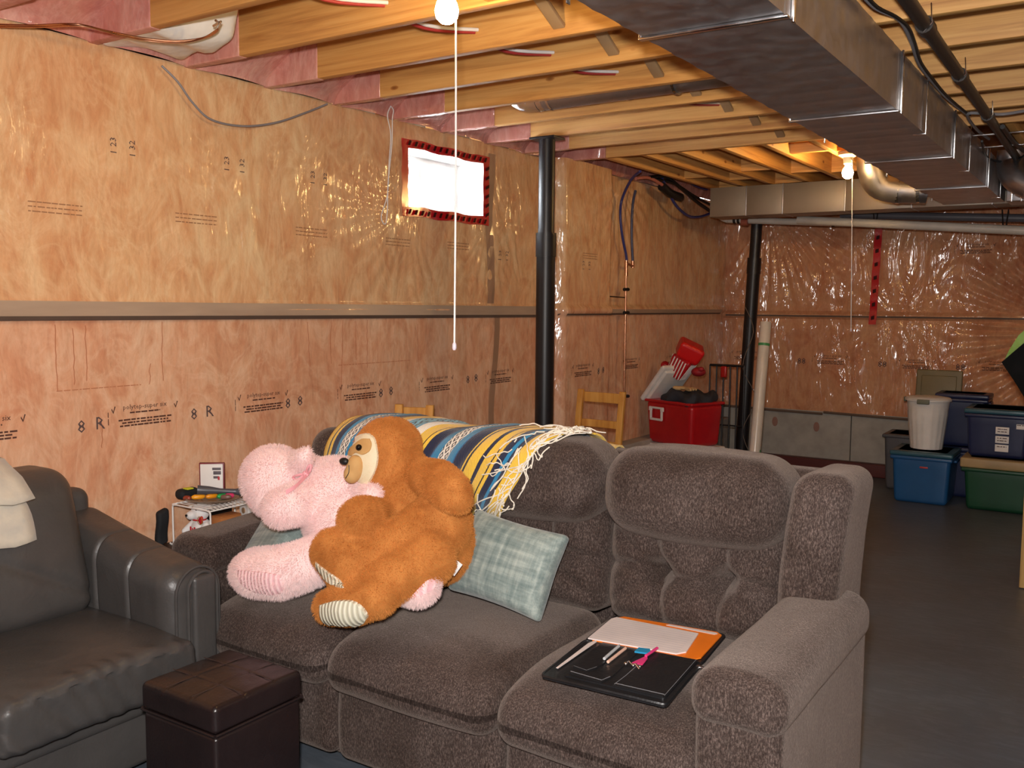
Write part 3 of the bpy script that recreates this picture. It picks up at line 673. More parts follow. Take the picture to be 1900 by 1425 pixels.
# small round duct in a joist bay
sd = thing('bay_duct', 'silver round duct tucked up between joists in front of the near black post', 'duct', (-1.9, 3.87, 2.4))
a = W(845, 212, z=2.43); yb = JY[14]+.205
mk('pipe', tube([(-2.36, yb, 2.42), (-1.12, yb, 2.43)], .068, 18), GALV, sd)
mk('elbow', tube(smoothp([(-2.36, yb, 2.42), (-2.47, yb, 2.425), (-2.54, yb, 2.48), (-2.55, yb, 2.57)], 4), .0685, 18), GALV2, sd)
for x in (-2.40, -2.33, -1.7): mk('crimp_ring', tube([(x, yb, 2.42), (x+.012, yb, 2.42)], .071, 18), GALV2, sd)
sb = thing('bay_duct', 'flat grey duct between joists above the black post area', 'duct', (-1.7, 5.1, 2.42), None)
yb2 = JY[17]+.2 if JY[17] < 5 else 5.1
mk('pipe', tube([(-1.95, 5.08, 2.47), (-1.12, 5.08, 2.47)], .04, 14), GALV, sb); mk('damper_tag', rbox((-1.98, 5.08, 2.46), (.06, .05, .03), .01), WHITEP, sb)
# duct on the right: elbow group beyond the black pipe
rd = thing('plenum_branch', 'dark duct elbow and boot at right edge beyond the trunk duct', 'duct', (-.5, 6.8, 2.1))
a = W(1878, 320, y=6.3)
mk('elbow', tube(smoothp([(a[0]-.0, 6.3, 2.36), (a[0], 6.3, 2.28), (a[0]+.03, 6.25, 2.2), (a[0]+.12, 6.22, 2.14)], 6), .085, 20), GALV, rd)
mk('boot', rbox((a[0]+.05, 6.80, 2.22), (.22, .3, .24), .006, (1, 1, 1), 1), GALV, rd)
for k in range(4): mk('boot_cleat', rbox((a[0]-.03+.055*k, 6.64, 2.22), (.012, .012, .25), .002, (1, 1, 1), 1), GALV2, rd)
for k, (yk, zk) in enumerate(((5.35, 2.31), (5.7, 2.30))): mk('hanger_strap', rbox((-.45, yk, zk), (.6, .02, .006), .001, (1, 1, 1), 1), GALV2, rd)
# gas pipe
gp = thing('black_gas_pipe', 'long black iron pipe hung under the joists right of the trunk duct', 'pipe', (-.55, 4, 2.3))
q = [W(1640, -60, z=2.30), W(1690, 11, z=2.30), W(1885, 291, z=2.30)]
x_ = lambda y: q[1][0]+(q[2][0]-q[1][0])*(y-q[1][1])/(q[2][1]-q[1][1])
mk('pipe', tube([(x_(-.5), -.5, 2.302), (x_(7.6), 7.6, 2.302)], .021, 14), BLACKM, gp)
for px_, py_ in ((1713, 52), (1782, 143), (1838, 216)):
    c_ = W(px_, py_, z=2.30)[1]; mk('coupling', tube([(x_(c_-.035), c_-.035, 2.302), (x_(c_+.035), c_+.035, 2.302)], .027, 14), BLACKM, gp)
    mk('hanger_wire', tube([(x_(c_-.045), c_-.045, 2.276), (x_(c_-.045)+.024, c_-.045, 2.30), (x_(c_-.045)+.02, c_-.045, ZJ+.01)], .002, 6), GALV2, gp)
# cables right of the duct
cb = thing('grey_cable_run', 'grey electrical cables looping along the joists beside the black pipe', 'cable', (-.6, 4, 2.32))
def pxl(pts, **k): return [W(a, b, **k) for a, b in pts]
cpts = smoothp([W(a, b, z=2.335) for a, b in [(1595, -15), (1625, 15), (1668, 36), (1690, 75), (1705, 118), (1735, 158), (1757, 182), (1785, 205), (1795, 213)]], 5)
mk('cable', tube(cpts, .0065, 8), CABLE_G, cb); mk('cable', tube(smoothp([(p_[0]+.012, p_[1]+.02*math.sin(i), p_[2]-.004) for i, p_ in enumerate(cpts[::4])], 4), .0055, 8), BLKPL, cb)
mk('cable', tube(smoothp([W(a, b, z=2.325) for a, b in [(1905, 205), (1860, 212), (1820, 210), (1795, 213), (1812, 240), (1835, 258)]], 5), .007, 8), CABLE_G, cb)
mk('cable', tube(smoothp([W(a, b, z=2.29) for a, b in [(1822, 262), (1830, 290), (1855, 300), (1885, 297), (1905, 285)]], 5), .006, 8), BLKPL, cb)
mk('cable', tube(smoothp([W(a, b, z=2.30) for a, b in [(1860, 235), (1880, 262), (1900, 280)]], 5), .012, 8), BLKPL, cb)
# drain pipes along the far wall
dp = thing('drain_pipe', 'cream plastic drain pipe sloping along the far wall top, in front', 'pipe', (-1.5, 7.7, 2.1))
a, b = W(1480, 408, y=7.42), W(1905, 428, y=7.42)
mk('pipe', tube([a, b+(b-a)*1.2], .032, 16), PVC, dp)
for px_ in (1636, 1868):
    c_ = a+(b-a)*(px_-1480)/425; mk('pipe_hanger', tube([c_+[-.02, 0, .14], c_+[-.01, 0, .03], c_+[0, 0, -.035], c_+[.01, 0, .03], c_+[.02, 0, .14]], .005, 6), BLKPL, dp)
dp2 = thing('drain_pipe', 'grey-white plastic drain pipe behind the sloping one, with elbow at left end', 'pipe', (-2.5, 7.95, 2.1))
a, b = W(1352, 408, y=7.50), W(1560, 414, y=7.50); e = W(1340, 403, y=7.50)
mk('pipe', tube([a, b+(b-a)*1.0], .026, 16), PVC, dp2); mk('elbow', tube(smoothp([e+[-.0, .05, .05], e+[0, 0, .0], a], 5), .028, 14), PVC, dp2)
for px_ in (1362, 1370, 1545): c_ = a+(b-a)*(px_-1352)/208; mk('coupling', tube([c_, c_+[.02, 0, 0]], .031, 14), BLKPL, dp2)
mk('clamp', tube([W(1376, 412, y=7.48), W(1388, 412, y=7.48)], .029, 12), simple('copper_clamp', hx(170, 96, 74), .4), dp2)
dk = mk('pipe', tube([W(1560, 399, y=7.62), W(1900, 405, y=7.62), W(2200, 410, y=7.62)], .03, 12), simple('dark_grey_pipe', hx(90, 90, 96), .4), None, label='dark grey pipe running above the cream drain pipe at far wall', cat='pipe')  # the pipe itself is dark grey

# ================================================================== BULBS
bulb_m = emis('lit_bulb_glass', (1, .66, .28, 1), BULB_E)
bulb_m2 = emis('lit_bulb_glass_far', (1, .60, .22, 1), BULB_E*1.25)
PORC = simple('white_porcelain', hx(232, 226, 212), .3)
def bulb(cx, cy, zb, cord_pts, label, mat, mount=None):
    t = thing('bare_bulb', label, 'lamp', (cx, cy, zb+.05), 'bare ceiling bulbs with pull cords')
    zt = mount if mount else zb+.115
    mk('lampholder', lathe([(.058, zt), (.058, zt-.02), (.03, zt-.035), (.026, zt-.07), (.02, zt-.075)], 20, (cx, cy, 0)), PORC, t)
    mk('bulb', lathe([(.012, zb+.05), (.016, zb+.03), (.028, zb+.012), (.033, zb-.008), (.029, zb-.028), (.016, zb-.041), (.003, zb-.045)], 20, (cx, cy, 0)), mat, t)
    mk('pull_cord', tube(cord_pts, .0028, 6), CABLE_W, t); e_ = np.array(cord_pts[-1])
    mk('cord_bead', lathe([(.003, .012), (.006, .006), (.0065, -.004), (.004, -.010)], 10, e_), simple('pale_bead', hx(220, 206, 214), .4) if 'pale_bead' not in bpy.data.materials else bpy.data.materials['pale_bead'], t)
    return t
b1 = W(829, 14, x=-1.6); c0 = W(846, 30, x=-1.58); c1 = W(843, 643, x=-1.58)
bulb(b1[0], b1[1], b1[2], [(b1[0]+.01, b1[1]-.01, b1[2]+.075), (b1[0]+.036, b1[1]-.018, b1[2]+.065), c0, (c0+c1)/2+[.002, 0, 0], c1], 'bare lit bulb nearest the camera with a long white pull cord', bulb_m)
mk('bulb_mount_board', bx(b1[0]-.09, b1[0]+.09, JY[10]+.019, JY[11]-.019, b1[2]+.115, b1[2]+.14), JOIST, cl, False)
b2 = W(1573, 318, x=-1.45); c1 = W(1579, 612, x=-1.44)
bulb(b2[0], b2[1], b2[2], [(b2[0]+.01, b2[1]-.01, b2[2]+.075), (b2[0]+.03, b2[1]-.02, b2[2]+.06), c1], 'bare lit bulb in the far bay beside the trunk duct', bulb_m2)
mk('bulb_mount_board', bx(JX[5]+.019, JX[5]+.15, b2[1]-.06, b2[1]+.06, b2[2]+.115, b2[2]+.14), JOIST, cl, False)

# ================================================================== CABLES AND TUBES
def wire(name, pts, r, mat, label, cat='cable', k=6, group=None):
    return mk(name, tube(smoothp(pts, k), r, 8), mat, None, label=label, cat=cat, group=group)
wx = XW+.045
wire('grey_wire', [W(300, 122, x=XW+.03), W(330, 152, x=wx), W(357, 190, x=wx), W(392, 222, x=wx), W(450, 234, x=wx), W(510, 228, x=wx), W(565, 210, x=wx), W(607, 193, x=XW+.05)], .0045, CABLE_G, 'thin grey cable drooping in a loop against the left wall top')
wire('copper_wire', [W(-20, 45, z=2.31), W(60, 47, z=2.31), W(140, 45, z=2.31), W(200, 58, z=2.31), W(262, 70, z=2.31), W(320, 76, z=2.31), W(370, 72, z=2.325), W(400, 60, z=2.34), W(408, 42, z=2.36)], .0035, COPPER, 'pair of copper coloured wires strung under the first joists at left')
wire('copper_wire', [W(-20, 50, z=2.305), W(80, 50, z=2.305), W(150, 48, z=2.305), W(210, 62, z=2.305), W(270, 75, z=2.305), W(335, 79, z=2.305), W(378, 70, z=2.32), W(404, 54, z=2.34)], .003, COPPER, 'lower of the two copper wires strung at upper left')
mk('wire_staple', join(tube([W(400, 38, z=2.345), W(408, 44, z=2.345), W(404, 52, z=2.345)], .004, 6), tube([W(396, 48, z=2.345), W(410, 40, z=2.345)], .004, 6)), GALV2, None, label='bright metal staple on joist where copper wires end', cat='staple')
wire('white_string', [W(725, 197, x=wx+.03), W(719, 215, x=wx+.03), W(725, 250, x=wx+.02), W(722, 300, x=wx+.02), W(719, 360, x=wx+.02), W(708, 398, x=wx+.02), W(710, 412, x=wx+.02), W(716, 414, x=wx+.02), W(719, 385, x=wx+.02), W(720, 340, x=wx+.025), W(727, 270, x=wx+.025), W(728, 222, x=wx+.03), W(730, 205, x=wx+.03), W(725, 197, x=wx+.035)], .0028, CABLE_W, 'white cord hanging in a doubled loop left of the window', 'cord')
ct = thing('cable_pair', 'red and white house cables threaded through the joists near first bulb', 'cable', (-1.5, 3, 2.44))
for i, k in enumerate(range(9, 16)):
    y0 = JY[k]+.02; y1 = JY[k+1]-.02; x0 = -2.16+.075*(k-11)
    for m_, dx, dz in ((CABLE_R, 0, 0), (CABLE_W, .014, .007)):
        mk('cable', tube(smoothp([(x0+dx, y0, 2.43+dz), (x0+dx+.04, (y0+y1)/2, 2.40+dz), (x0+.13+dx, y1, 2.415+dz)], 5), .0065, 8), m_, ct)
# water tubes on the left wall past the boxed column
wt = thing('water_tubes', 'blue and slate tubes joined to a copper pipe on the left wall', 'pipe', (XW+.09, 6.3, .5))
X6 = XW+.07
mk('blue_tube', tube(smoothp([W(1188, 318, x=X6+.25), W(1170, 335, x=X6+.12), W(1154, 370, x=X6), W(1151, 400, x=X6), W(1155, 440, x=X6), W(1162, 475, x=X6), W(1163, 490, x=X6)], 6), .0095, 10), PEX, wt)
mk('slate_tube', tube(smoothp([W(1179, 354, x=X6), W(1174, 380, x=X6), W(1172, 430, x=X6), W(1174, 488, x=X6)], 5), .010, 10), PEX2, wt)
a, b = W(1162, 490, x=X6), W(1158, 740, x=X6)
mk('copper_pipe', tube([a, b], .0075, 10), COPPER, wt); mk('tee_fitting', join(tube([W(1162, 488, x=X6), W(1174, 494, x=X6)], .009, 10), tube([W(1174, 484, x=X6), W(1174, 497, x=X6)], .012, 10), tube([W(1162, 483, x=X6), W(1162, 512, x=X6)], .012, 10)), COPPER, wt)
for py_ in (537, 580, 735): mk('pipe_clip', tube([W(1158, py_, x=X6), W(1166, py_, x=X6)], .012, 8), BLKPL, wt)
mk('valve_rod', tube([W(1118, 549, x=X6-.02), W(1160, 552, x=X6-.02)], .004, 8), BLKPL, wt)
hb = thing('hose_bundle', 'dark hoses and pink tubing sagging in the corner beside the cross duct', 'cable', (-2.9, 7.2, 2.2))
Xh = XW+.16
for pts, r_, m_ in (([(1228, 330), (1238, 352), (1255, 382), (1278, 401), (1300, 402), (1320, 395)], .011, PEX), ([(1228, 346), (1245, 360), (1262, 366)], .034, BLKPL),
                    ([(1205, 329), (1235, 328), (1262, 348), (1290, 372), (1318, 392)], .014, BLKPL), ([(1215, 332), (1250, 340), (1285, 362), (1318, 380)], .011, BLKPL), ([(1180, 331), (1205, 330), (1232, 345)], .012, simple('pink_tube', hx(196, 120, 104), .5)),
                    ([(1222, 325), (1255, 322), (1290, 345), (1312, 352)], .008, PEX)):
    mk('hose', tube(smoothp(pxl(pts, x=Xh), 5), r_, 10), m_, hb)
bt = thing('blue_tube_run', 'dark blue water tube crossing the far joist bays', 'pipe', (-2, 6.6, 2.45))
for k in range(4): mk('tube', tube([(JX[k]+.021, 7.05-.14*k, 2.46), (JX[k+1]-.02, 6.95-.14*k, 2.46)], .011, 10), simple('deep_blue_tube', hx(30, 36, 110), .4) if k == 0 else bpy.data.materials['deep_blue_tube'], bt)

# ================================================================== BROWN SOFA
sofa = thing('sofa', 'brown chenille three seat sofa with tufted back in the middle of the room', 'sofa', (-1.6, 2.4, 0))
_fw = waves(21, 1, 5, 16)
mk('base', rbox((-1.61, 2.50, .165), (1.98, .86, .29), .04, (6, 4, 2)), CHEN, sofa)
for x0, x1 in ((-2.50, -1.955), (-1.945, -1.345), (-1.335, -.775)):   # front panels below the seats
    mk('front_panel', rbox(((x0+x1)/2, 2.055, .19), (x1-x0, .10, .27), .04, (8, 2, 6), fn=lambda V: V+np.stack([0*V[:, 0], -.012*np.cos(V[:, 2]*9)-.004*_fw(V[:, 0]*2, V[:, 2]*2), 0*V[:, 0]], 1)), CHEN, sofa)
def seat_fn(w_):
    def fn(V):
        V = V.copy(); u = V[:, 0]/(w_/2); v = V[:, 1]/.33
        top = V[:, 2] > 0
        V[:, 2] += np.where(top, .022*(1-u**4)*(1-.35*v**2), 0)+.004*_fw(V[:, 0]*2.5, V[:, 1]*2)
        V[:, 2] -= np.where(v < -.3, .05*((-v-.3)/.7)**2, 0)*np.where(top, 1, .2)
        V[:, 1] += np.where(v < -.6, -.012*(1-u**2), 0)
        return V
    return fn
for i, (x0, x1) in enumerate(((-2.50, -1.955), (-1.945, -1.345), (-1.335, -.775))):
    w_ = x1-x0+.012; mk('seat_cushion', rbox(((x0+x1)/2, 2.285, .375), (w_, .68, .17), .062, (20, 20, 3), 5, fn=seat_fn(w_)), CHEN, sofa)
# tufted lower back cushions
def tuft_fn(w_, h_):
    B = [(-w_*.17, 0), (w_*.17, 0)]
    def fn(V):
        V = V.copy(); front = np.clip(-V[:, 1]/.05, 0, 1); x, z = V[:, 0], V[:, 2]; d = 0*x
        bulge = .050*(1-(x/(w_/2))**4)*(1-(z/(h_/2))**4)
        for bx_, bz in B:
            r = np.hypot(x-bx_, z-bz); d += .075*np.exp(-(r/.040)**2)
            d += .034*np.exp(-(np.abs(x-bx_-.10*np.sign(bx_)*(z-bz))/.018)**1.5)*np.exp(-(np.abs(z-bz)/.16)**4)
            for s in (-1, 1): pass
        d += .028*np.exp(-(np.abs(z+.012*np.cos(x*18))/.018)**1.5)
        for bx_, sx in ((B[0][0], -1), (B[1][0], 1)):
            for sz in (-1, 1):
                dist = np.abs((x-bx_)*sz*.75-(z)*sx)/1.2; on = ((x-bx_)*sx > 0)
                d += np.where(on, .010*np.exp(-(dist/.016)**2), 0)
        V[:, 1] += front*(d-bulge)+.003*_fw(x*3, z*3)
        return V
    return fn
bxs = ((-2.47, -1.935), (-1.930, -1.345), (-1.335, -.76))
tilt = RX(-.10)
for x0, x1 in bxs:
    w_ = x1-x0; mk('lower_back_cushion', rbox(((x0+x1)/2, 2.70, .625), (w_, .24, .36), .06, (46, 3, 34), 5, rot=tilt, fn=tuft_fn(w_, .36)), CHEN, sofa)
def head_fn(w_):
    def fn(V):
        V = V.copy(); u = V[:, 0]/(w_/2)
        V[:, 1] -= np.where(V[:, 1] < 0, .030*(1-u**4)*(1-(V[:, 2]/.16)**2*.6), 0)
        V[:, 2] += np.where(V[:, 2] > 0, .028*(1-u**4), 0)-np.where(V[:, 2] < 0, .018*np.cos(u*1.5), 0)+.005*_fw(V[:, 0]*2.2, V[:, 1]*3+V[:, 2])
        V[:, 1] += .004*_fw(V[:, 0]*3, V[:, 2]*3); return V
    return fn
for x0, x1 in bxs:
    w_ = x1-x0+.01; mk('head_cushion', rbox(((x0+x1)/2, 2.655, .865), (w_, .30, .235), .105, (20, 3, 4), 8, rot=RX(-.06), fn=head_fn(w_)), CHEN, sofa)
# wings at both ends of the back
for xc, s in ((-.690, 1), (-2.46, -1)):
    def wing(V, s=s):
        V = V.copy(); t = (V[:, 2]+.26)/.52; V[:, 0] += s*.035*t**2+.004*_fw(V[:, 2]*3, V[:, 1]*3); V[:, 1] += -.02*np.sin(t*3) ; return V
    mk('back_wing', rbox((xc, 2.655, .74 if s > 0 else .715), (.165, .33, .50), .06 if s > 0 else .08, (4, 6, 12), 6, rot=RX(-.04), fn=wing), CHEN, sofa)
mk('rear_panel', rbox((-1.61, 2.86, .50), (1.96, .14, .90), .06, (6, 2, 4), 3), CHEN, sofa)
# arms
for xc, s in ((-.672, 1), (-2.635, -1)):
    def arm(V, s=s):
        V = V.copy(); t = (V[:, 1]+.34)/.68
        up = V[:, 2] > .05
        V[:, 2] += np.where(up, .03*np.clip(t, 0, 1)+.012*np.cos(V[:, 0]/.12*1.4), 0)
        V[:, 0] += s*.02*np.clip(t, 0, 1); V[:, 1] += -.004*_fw(V[:, 0]*4, V[:, 2]*2); return V
    ya = 2.275 if s > 0 else 2.33; la2 = .70 if s > 0 else .60
    ar = mk('arm', rbox((xc, ya, .30), (.200, la2, .54), .03, (6, 12, 8), 4, fn=arm), CHEN, sofa)
    mk('arm_pad', rbox((xc, ya-.005, .565), (.222, la2+.03, .115), .05, (8, 14, 2), 6, fn=lambda V, arm=arm: V+np.stack([s*.02*np.clip((V[:, 1]+.34)/.68, 0, 1), 0*V[:, 0], .03*np.clip((V[:, 1]+.34)/.68, 0, 1)+np.where(V[:, 2] > 0, .02*np.cos(V[:, 0]*12), 0)+.003*_fw(V[:, 0]*5, V[:, 1]*3)], 1)), CHEN, ar)
mk('foot', join(*[bx(x-.03, x+.03, y-.03, y+.03, 0, .03) for x in (-2.5, -.75) for y in (2.15, 2.8)]), BLKPL, sofa)

# ================================================================== GREY LEATHER LOVESEAT (faces +X)
ls = thing('loveseat', 'grey leather loveseat with scrolled tufted arm at lower left', 'sofa', (-2.75, 1.2, 0))
_lw = waves(31, 1, 6, 20); _lc = waves(33, 1, 20, 60)
def lsarm(V):
    V = V.copy(); t = np.clip((-V[:, 0]+.33)/.66, 0, 1)
    zt = np.clip((V[:, 2]+.3)/.6, 0, 1)
    V[:, 2] += .135*t**1.3*zt**2
    inner = np.clip(-V[:, 1]/.04, 0, 1)
    d = 0*t
    for xx in (-.05, .12): d += (.010*np.exp(-((V[:, 0]-xx)/.006)**2)*np.clip((V[:, 2]+.22)/.1, 0, 1)+.016*np.exp(-(np.abs((V[:, 0]-xx)/.03)+np.abs((V[:, 2]-.03)/.05))**2))
    V[:, 1] += inner*(d-.012)
    V[:, 1] -= .018*zt*(V[:, 1] < 0)
    V[:, 2] -= np.where(V[:, 2] > .2, .4*d, 0)
    return V
la = mk('arm', rbox((-2.735, 1.875, .335), (.66, .165, .55), .07, (110, 4, 16), 6, fn=lsarm), LEATH, ls)
# scroll front: recessed panel with piping
def oval(y0, y1, z0, z1, x, n=14):
    r = (y1-y0)/2; P = [(x, y0, z0)]+[(x, (y0+y1)/2-r*math.cos(a), z1-r+r*math.sin(a)) for a in np.linspace(0, PI, n)]+[(x, y1, z0)]; return P
mk('arm_piping', tube(oval(1.835, 1.945, .08, .590, -2.403), .006, 8), LEATH, la)
def plug(V): V = V.copy(); return V
mk('arm_front_panel', rbox((-2.405, 1.893, .33), (.03, .088, .50), .014, (2, 3, 6), 4), LEATH, la)
mk('arm_piping', tube(oval(1.795, 1.957, .08, .608, -2.409), .005, 8), LEATH, la)
mk('base', rbox((-2.76, 1.15, .16), (.72, 1.36, .22), .025, (3, 8, 3)), LEATH, ls)
mk('base_rail', rbox((-2.405, 1.14, .245), (.05, 1.32, .075), .03, (2, 10, 2), 4), LEATH, ls)
def lseat(V):
    V = V.copy(); u = V[:, 1]/.30; f = np.clip((V[:, 0]+.0)/.32, 0, 1)
    V[:, 2] += np.where(V[:, 2] > 0, .020*(1-u**4), 0)-.012*f**2*(V[:, 2] > 0)
    # gathered pleats along the front edge
    fr = sstep(.24, .34, V[:, 0]); V[:, 0] += fr*(.012*_lw(V[:, 1]*9+V[:, 2]*9, V[:, 2]*2)+.006*_lc(V[:, 1]*3+V[:, 2]*3, V[:, 2])+.002*np.sin(V[:, 1]*80+V[:, 2]*60+4*np.sin(V[:, 1]*9)))*(V[:, 2] < .06)
    V[:, 2] += .004*_lw(V[:, 0]*2, V[:, 1]*2); V[:, 2] += sstep(.26, .31, V[:, 0])*.0025*np.sin(V[:, 1]*95+2*np.sin(V[:, 1]*21))*(V[:, 2] > 0)
    return V
for yc in (1.485, .86): mk('seat_cushion', rbox((-2.62, yc, .355), (.66, .60, .15), .030, (50, 90, 6), 5, fn=lseat), LEATH, ls)
def lback(V):
    V = V.copy(); u, v = V[:, 1]/.30, V[:, 2]/.24
    V[:, 0] += np.where(V[:, 0] > 0, .05*(1-u**4)*(1-v**4), 0); V[:, 0] -= .14*np.clip((v+1)/2, 0, 1.2)
    d = np.abs((V[:, 2]+.02)+(V[:, 1]-.02)*.55)/1.1; V[:, 0] -= np.where(V[:, 0] > -.1, .012*np.exp(-(d/.012)**2)+.003*_lw(V[:, 1]*2, V[:, 2]*2), 0)
    return V
for yc in (1.475, .86): mk('back_cushion', rbox((-2.865, yc, .655), (.22, .60, .47), .075, (4, 30, 26), 6, fn=lback), LEATH, ls)
mk('back_frame', rbox((-3.045, 1.15, .42), (.10, 1.5, .74), .04, (2, 4, 4), 4), LEATH, ls)
# folded cream throw over its back
def towel_fn(u, v):   # u across y, v from back over the top to front
    s = np.linspace(0, 1, 7); X = np.interp(v, s, [-3.07, -3.06, -3.01, -2.93, -2.855, -2.80, -2.77]); Z = np.interp(v, s, [.80, .90, .93, .925, .875, .79, .70])
    return np.stack([X+.004*np.sin(u*60), u+.01*np.sin(v*9)+.03*(v-.5)*(u > 1.45), Z+.004*np.sin(u*50+v*6)], 1)
tw = mk('throw', (lambda A, B: join(A, B))(grid_sheet(np.linspace(1.05, 1.545, 16), np.linspace(0, 1, 22), towel_fn), grid_sheet(np.linspace(1.04, 1.565, 16), np.linspace(0, .80, 20), lambda u, v: towel_fn(u, v)+np.array([.012, 0, .014]))),
        simple('cream_fleece', hx(214, 204, 184), .9, c2=hx(190, 184, 172), ns=16, bs=70, sheen=.3), None, label='cream fleece throw folded over the grey leather back at left edge', cat='blanket')
so = tw.modifiers.new('thick', 'SOLIDIFY'); so.thickness = .010

# ================================================================== OTTOMAN
ot = thing('ottoman', 'small dark brown leather cube ottoman with stitched lid in front of sofa', 'ottoman', (-2.01, 1.645, 0))
oc = (-2.015, 1.645)
mk('body', rbox((*oc, .175), (.292, .292, .33), .012, (3, 3, 3), 3), LBRN, ot)
def lidfn(V):
    V = V.copy(); top = V[:, 2] > .02; x, y = V[:, 0], V[:, 1]
    d = .0022*np.exp(-(np.abs(np.abs(x)-.05)/.004)**2)+.0022*np.exp(-(np.abs(np.abs(y)-.05)/.004)**2)
    V[:, 2] += np.where(top, .008*(1-(x/.15)**2)*(1-(y/.15)**2)-d+.0015*_lw(x*6, y*6), 0); return V
lid = mk('lid', rbox((*oc, .385), (.302, .302, .075), .016, (50, 50, 2), 4, fn=lidfn), LBRN, ot)
mk('stitching', join(*[tube([(oc[0]+a, oc[1]-.142, .4265), (oc[0]+a, oc[1]+.142, .4265)], .0011, 5) for a in (-.052, .052)]+[tube([(oc[0]-.142, oc[1]+a, .4265), (oc[0]+.142, oc[1]+a, .4265)], .0011, 5) for a in (-.052, .052)]), simple('brown_thread', hx(58, 42, 38), .6), lid)
mk('edge_piping', join(*[tube([(oc[0]+a, oc[1]+b, .348), (oc[0]+c_, oc[1]+d, .348)], .004, 6) for a, b, c_, d in ((-.148, -.15, .148, -.15), (.15, -.148, .15, .148), (-.15, -.148, -.15, .148), (-.148, .15, .148, .15))]), LBRN, lid)

# ================================================================== PILLOWS
def pillow(c, w_, h_, t_, rot, name, label, seed):
    q = waves(seed, 1, 6, 22)
    def fn(V):
        V = V.copy(); u, v = V[:, 0]/(w_/2), V[:, 2]/(h_/2)
        k = np.clip((1-np.abs(u)**2.6)*(1-np.abs(v)**2.6), 0, 1)**.42
        V[:, 1] = V[:, 1]*(.06+k)*1.0+.006*q(V[:, 0]*3, V[:, 2]*3)
        pinch = 1-.07*(1-v**2)*np.abs(u)**3; V[:, 0] *= pinch; V[:, 2] *= 1-.07*(1-u**2)*np.abs(v)**3
        return V
    return mk(name, rbox((0, 0, 0), (w_, t_, h_), .02, (26, 2, 26), 2, rot=rot, fn=lambda V: fn(V)), SAGE, None, label=label, cat='pillow', group='sage pillows on the sofa', origin=(0, 0, 0))
p2 = pillow(None, .355, .275, .14, np.eye(3), 'throw_pillow', 'sage green woven pillow leaning on sofa back, right of the plush toys', 3)
p2.location = (-1.585, 2.40, .63); p2.rotation_euler = (math.radians(-26), math.radians(6), math.radians(-2))
p1 = pillow(None, .40, .34, .14, np.eye(3), 'throw_pillow', 'sage green woven pillow squashed under the pink plush hippo', 5)
q1 = W(505, 1008, y=2.28); p1.location = tuple(q1); p1.rotation_euler = (math.radians(-52), math.radians(-20), math.radians(-10))

# ================================================================== STRIPED BLANKET
bm_ = MT('serape_stripes'); bm_.set(Roughness=.9, Sheen_Weight=.3)
uvn = bm_.n('ShaderNodeUVMap'); uvn.uv_map = 'UVMap'; sp = bm_.n('ShaderNodeSeparateXYZ'); bm_.l(uvn.outputs[0], sp.inputs[0])
wob = bm_.math('MULTIPLY', bm_.math('SUBTRACT', bm_.noise(14, 2), .5), .006)
U = bm_.math('ADD', sp.outputs[0], wob)
YE, WH, NV, SK, BL, LB, KK = hx(240, 196, 66), hx(236, 228, 214), hx(30, 34, 62), hx(36, 132, 178), hx(30, 90, 140), hx(120, 178, 198), hx(20, 20, 30)
seq = [(0, YE), (.035, KK), (.042, YE), (.055, NV), (.085, SK), (.105, 'P'), (.150, SK), (.185, BL), (.192, NV), (.232, KK), (.24, YE), (.248, KK), (.256, YE), (.30, WH), (.335, SK), (.340, 'Q'), (.410, SK), (.416, WH), (.452, YE), (.495, KK), (.502, YE), (.512, NV),
       (.553, BL), (.56, SK), (.595, 'P'), (.645, SK), (.682, BL), (.688, NV), (.735, KK), (.74, YE), (.748, KK), (.756, YE), (.80, NV), (.815, 'S')]
# ColorRamp holds 32 stops: use two ramps, one for each half
def stripe(seq_, lo, hi):
    st = [(max(0, (p-lo)/(hi-lo)), (LB if c == 'Q' else WH if c == 'P' else YE if c == 'S' else c)) for p, c in seq_]
    rmp = bm_.ramp(bm_.math('DIVIDE', bm_.math('SUBTRACT', U, lo), hi-lo), st, 'CONSTANT'); return rmp
s1 = [s for s in seq if s[0] < .5]; s2 = [(.5, YE)]+[s for s in seq if s[0] >= .5][1:]
s2 = s2[:-1]+[(.815, YE), (.85, KK), (.857, YE), (.872, NV), (.90, SK), (.915, NV), (.93, KK), (.936, YE)]
hi_ = bm_.math('GREATER_THAN', U, .5)
base_c = bm_.mix(hi_, stripe(s1, 0, .5), stripe(s2, .5, 1))
# woven diamond figures inside the pale bands
def band(a, b): return bm_.math('MULTIPLY', bm_.math('GREATER_THAN', U, a), bm_.math('LESS_THAN', U, b))
def zig(a, b, fv):
    uu = bm_.math('ABSOLUTE', bm_.math('SUBTRACT', bm_.math('FRACT', bm_.math('DIVIDE', bm_.math('SUBTRACT', U, a), (b-a)/2)), .5))
    vv = bm_.math('ABSOLUTE', bm_.math('SUBTRACT', bm_.math('FRACT', bm_.math('MULTIPLY', sp.outputs[1], fv)), .5))
    d = bm_.math('FRACT', bm_.math('MULTIPLY', bm_.math('ADD', uu, vv), 2.0))
    return bm_.math('MULTIPLY', bm_.math('LESS_THAN', bm_.math('ABSOLUTE', bm_.math('SUBTRACT', d, .5)), .17), band(a, b))
msk = bm_.math('ADD', bm_.math('ADD', zig(.105, .150, 19), zig(.345, .405, 13)), zig(.595, .645, 19))
pinks = bm_.mix(msk, base_c, KK)
bm_.col(pinks); wv = bm_.n('ShaderNodeTexWave'); wv.inputs['Scale'].default_value = 60; bm_.l(bm_.coord((1, 1, 1)), wv.inputs['Vector'])
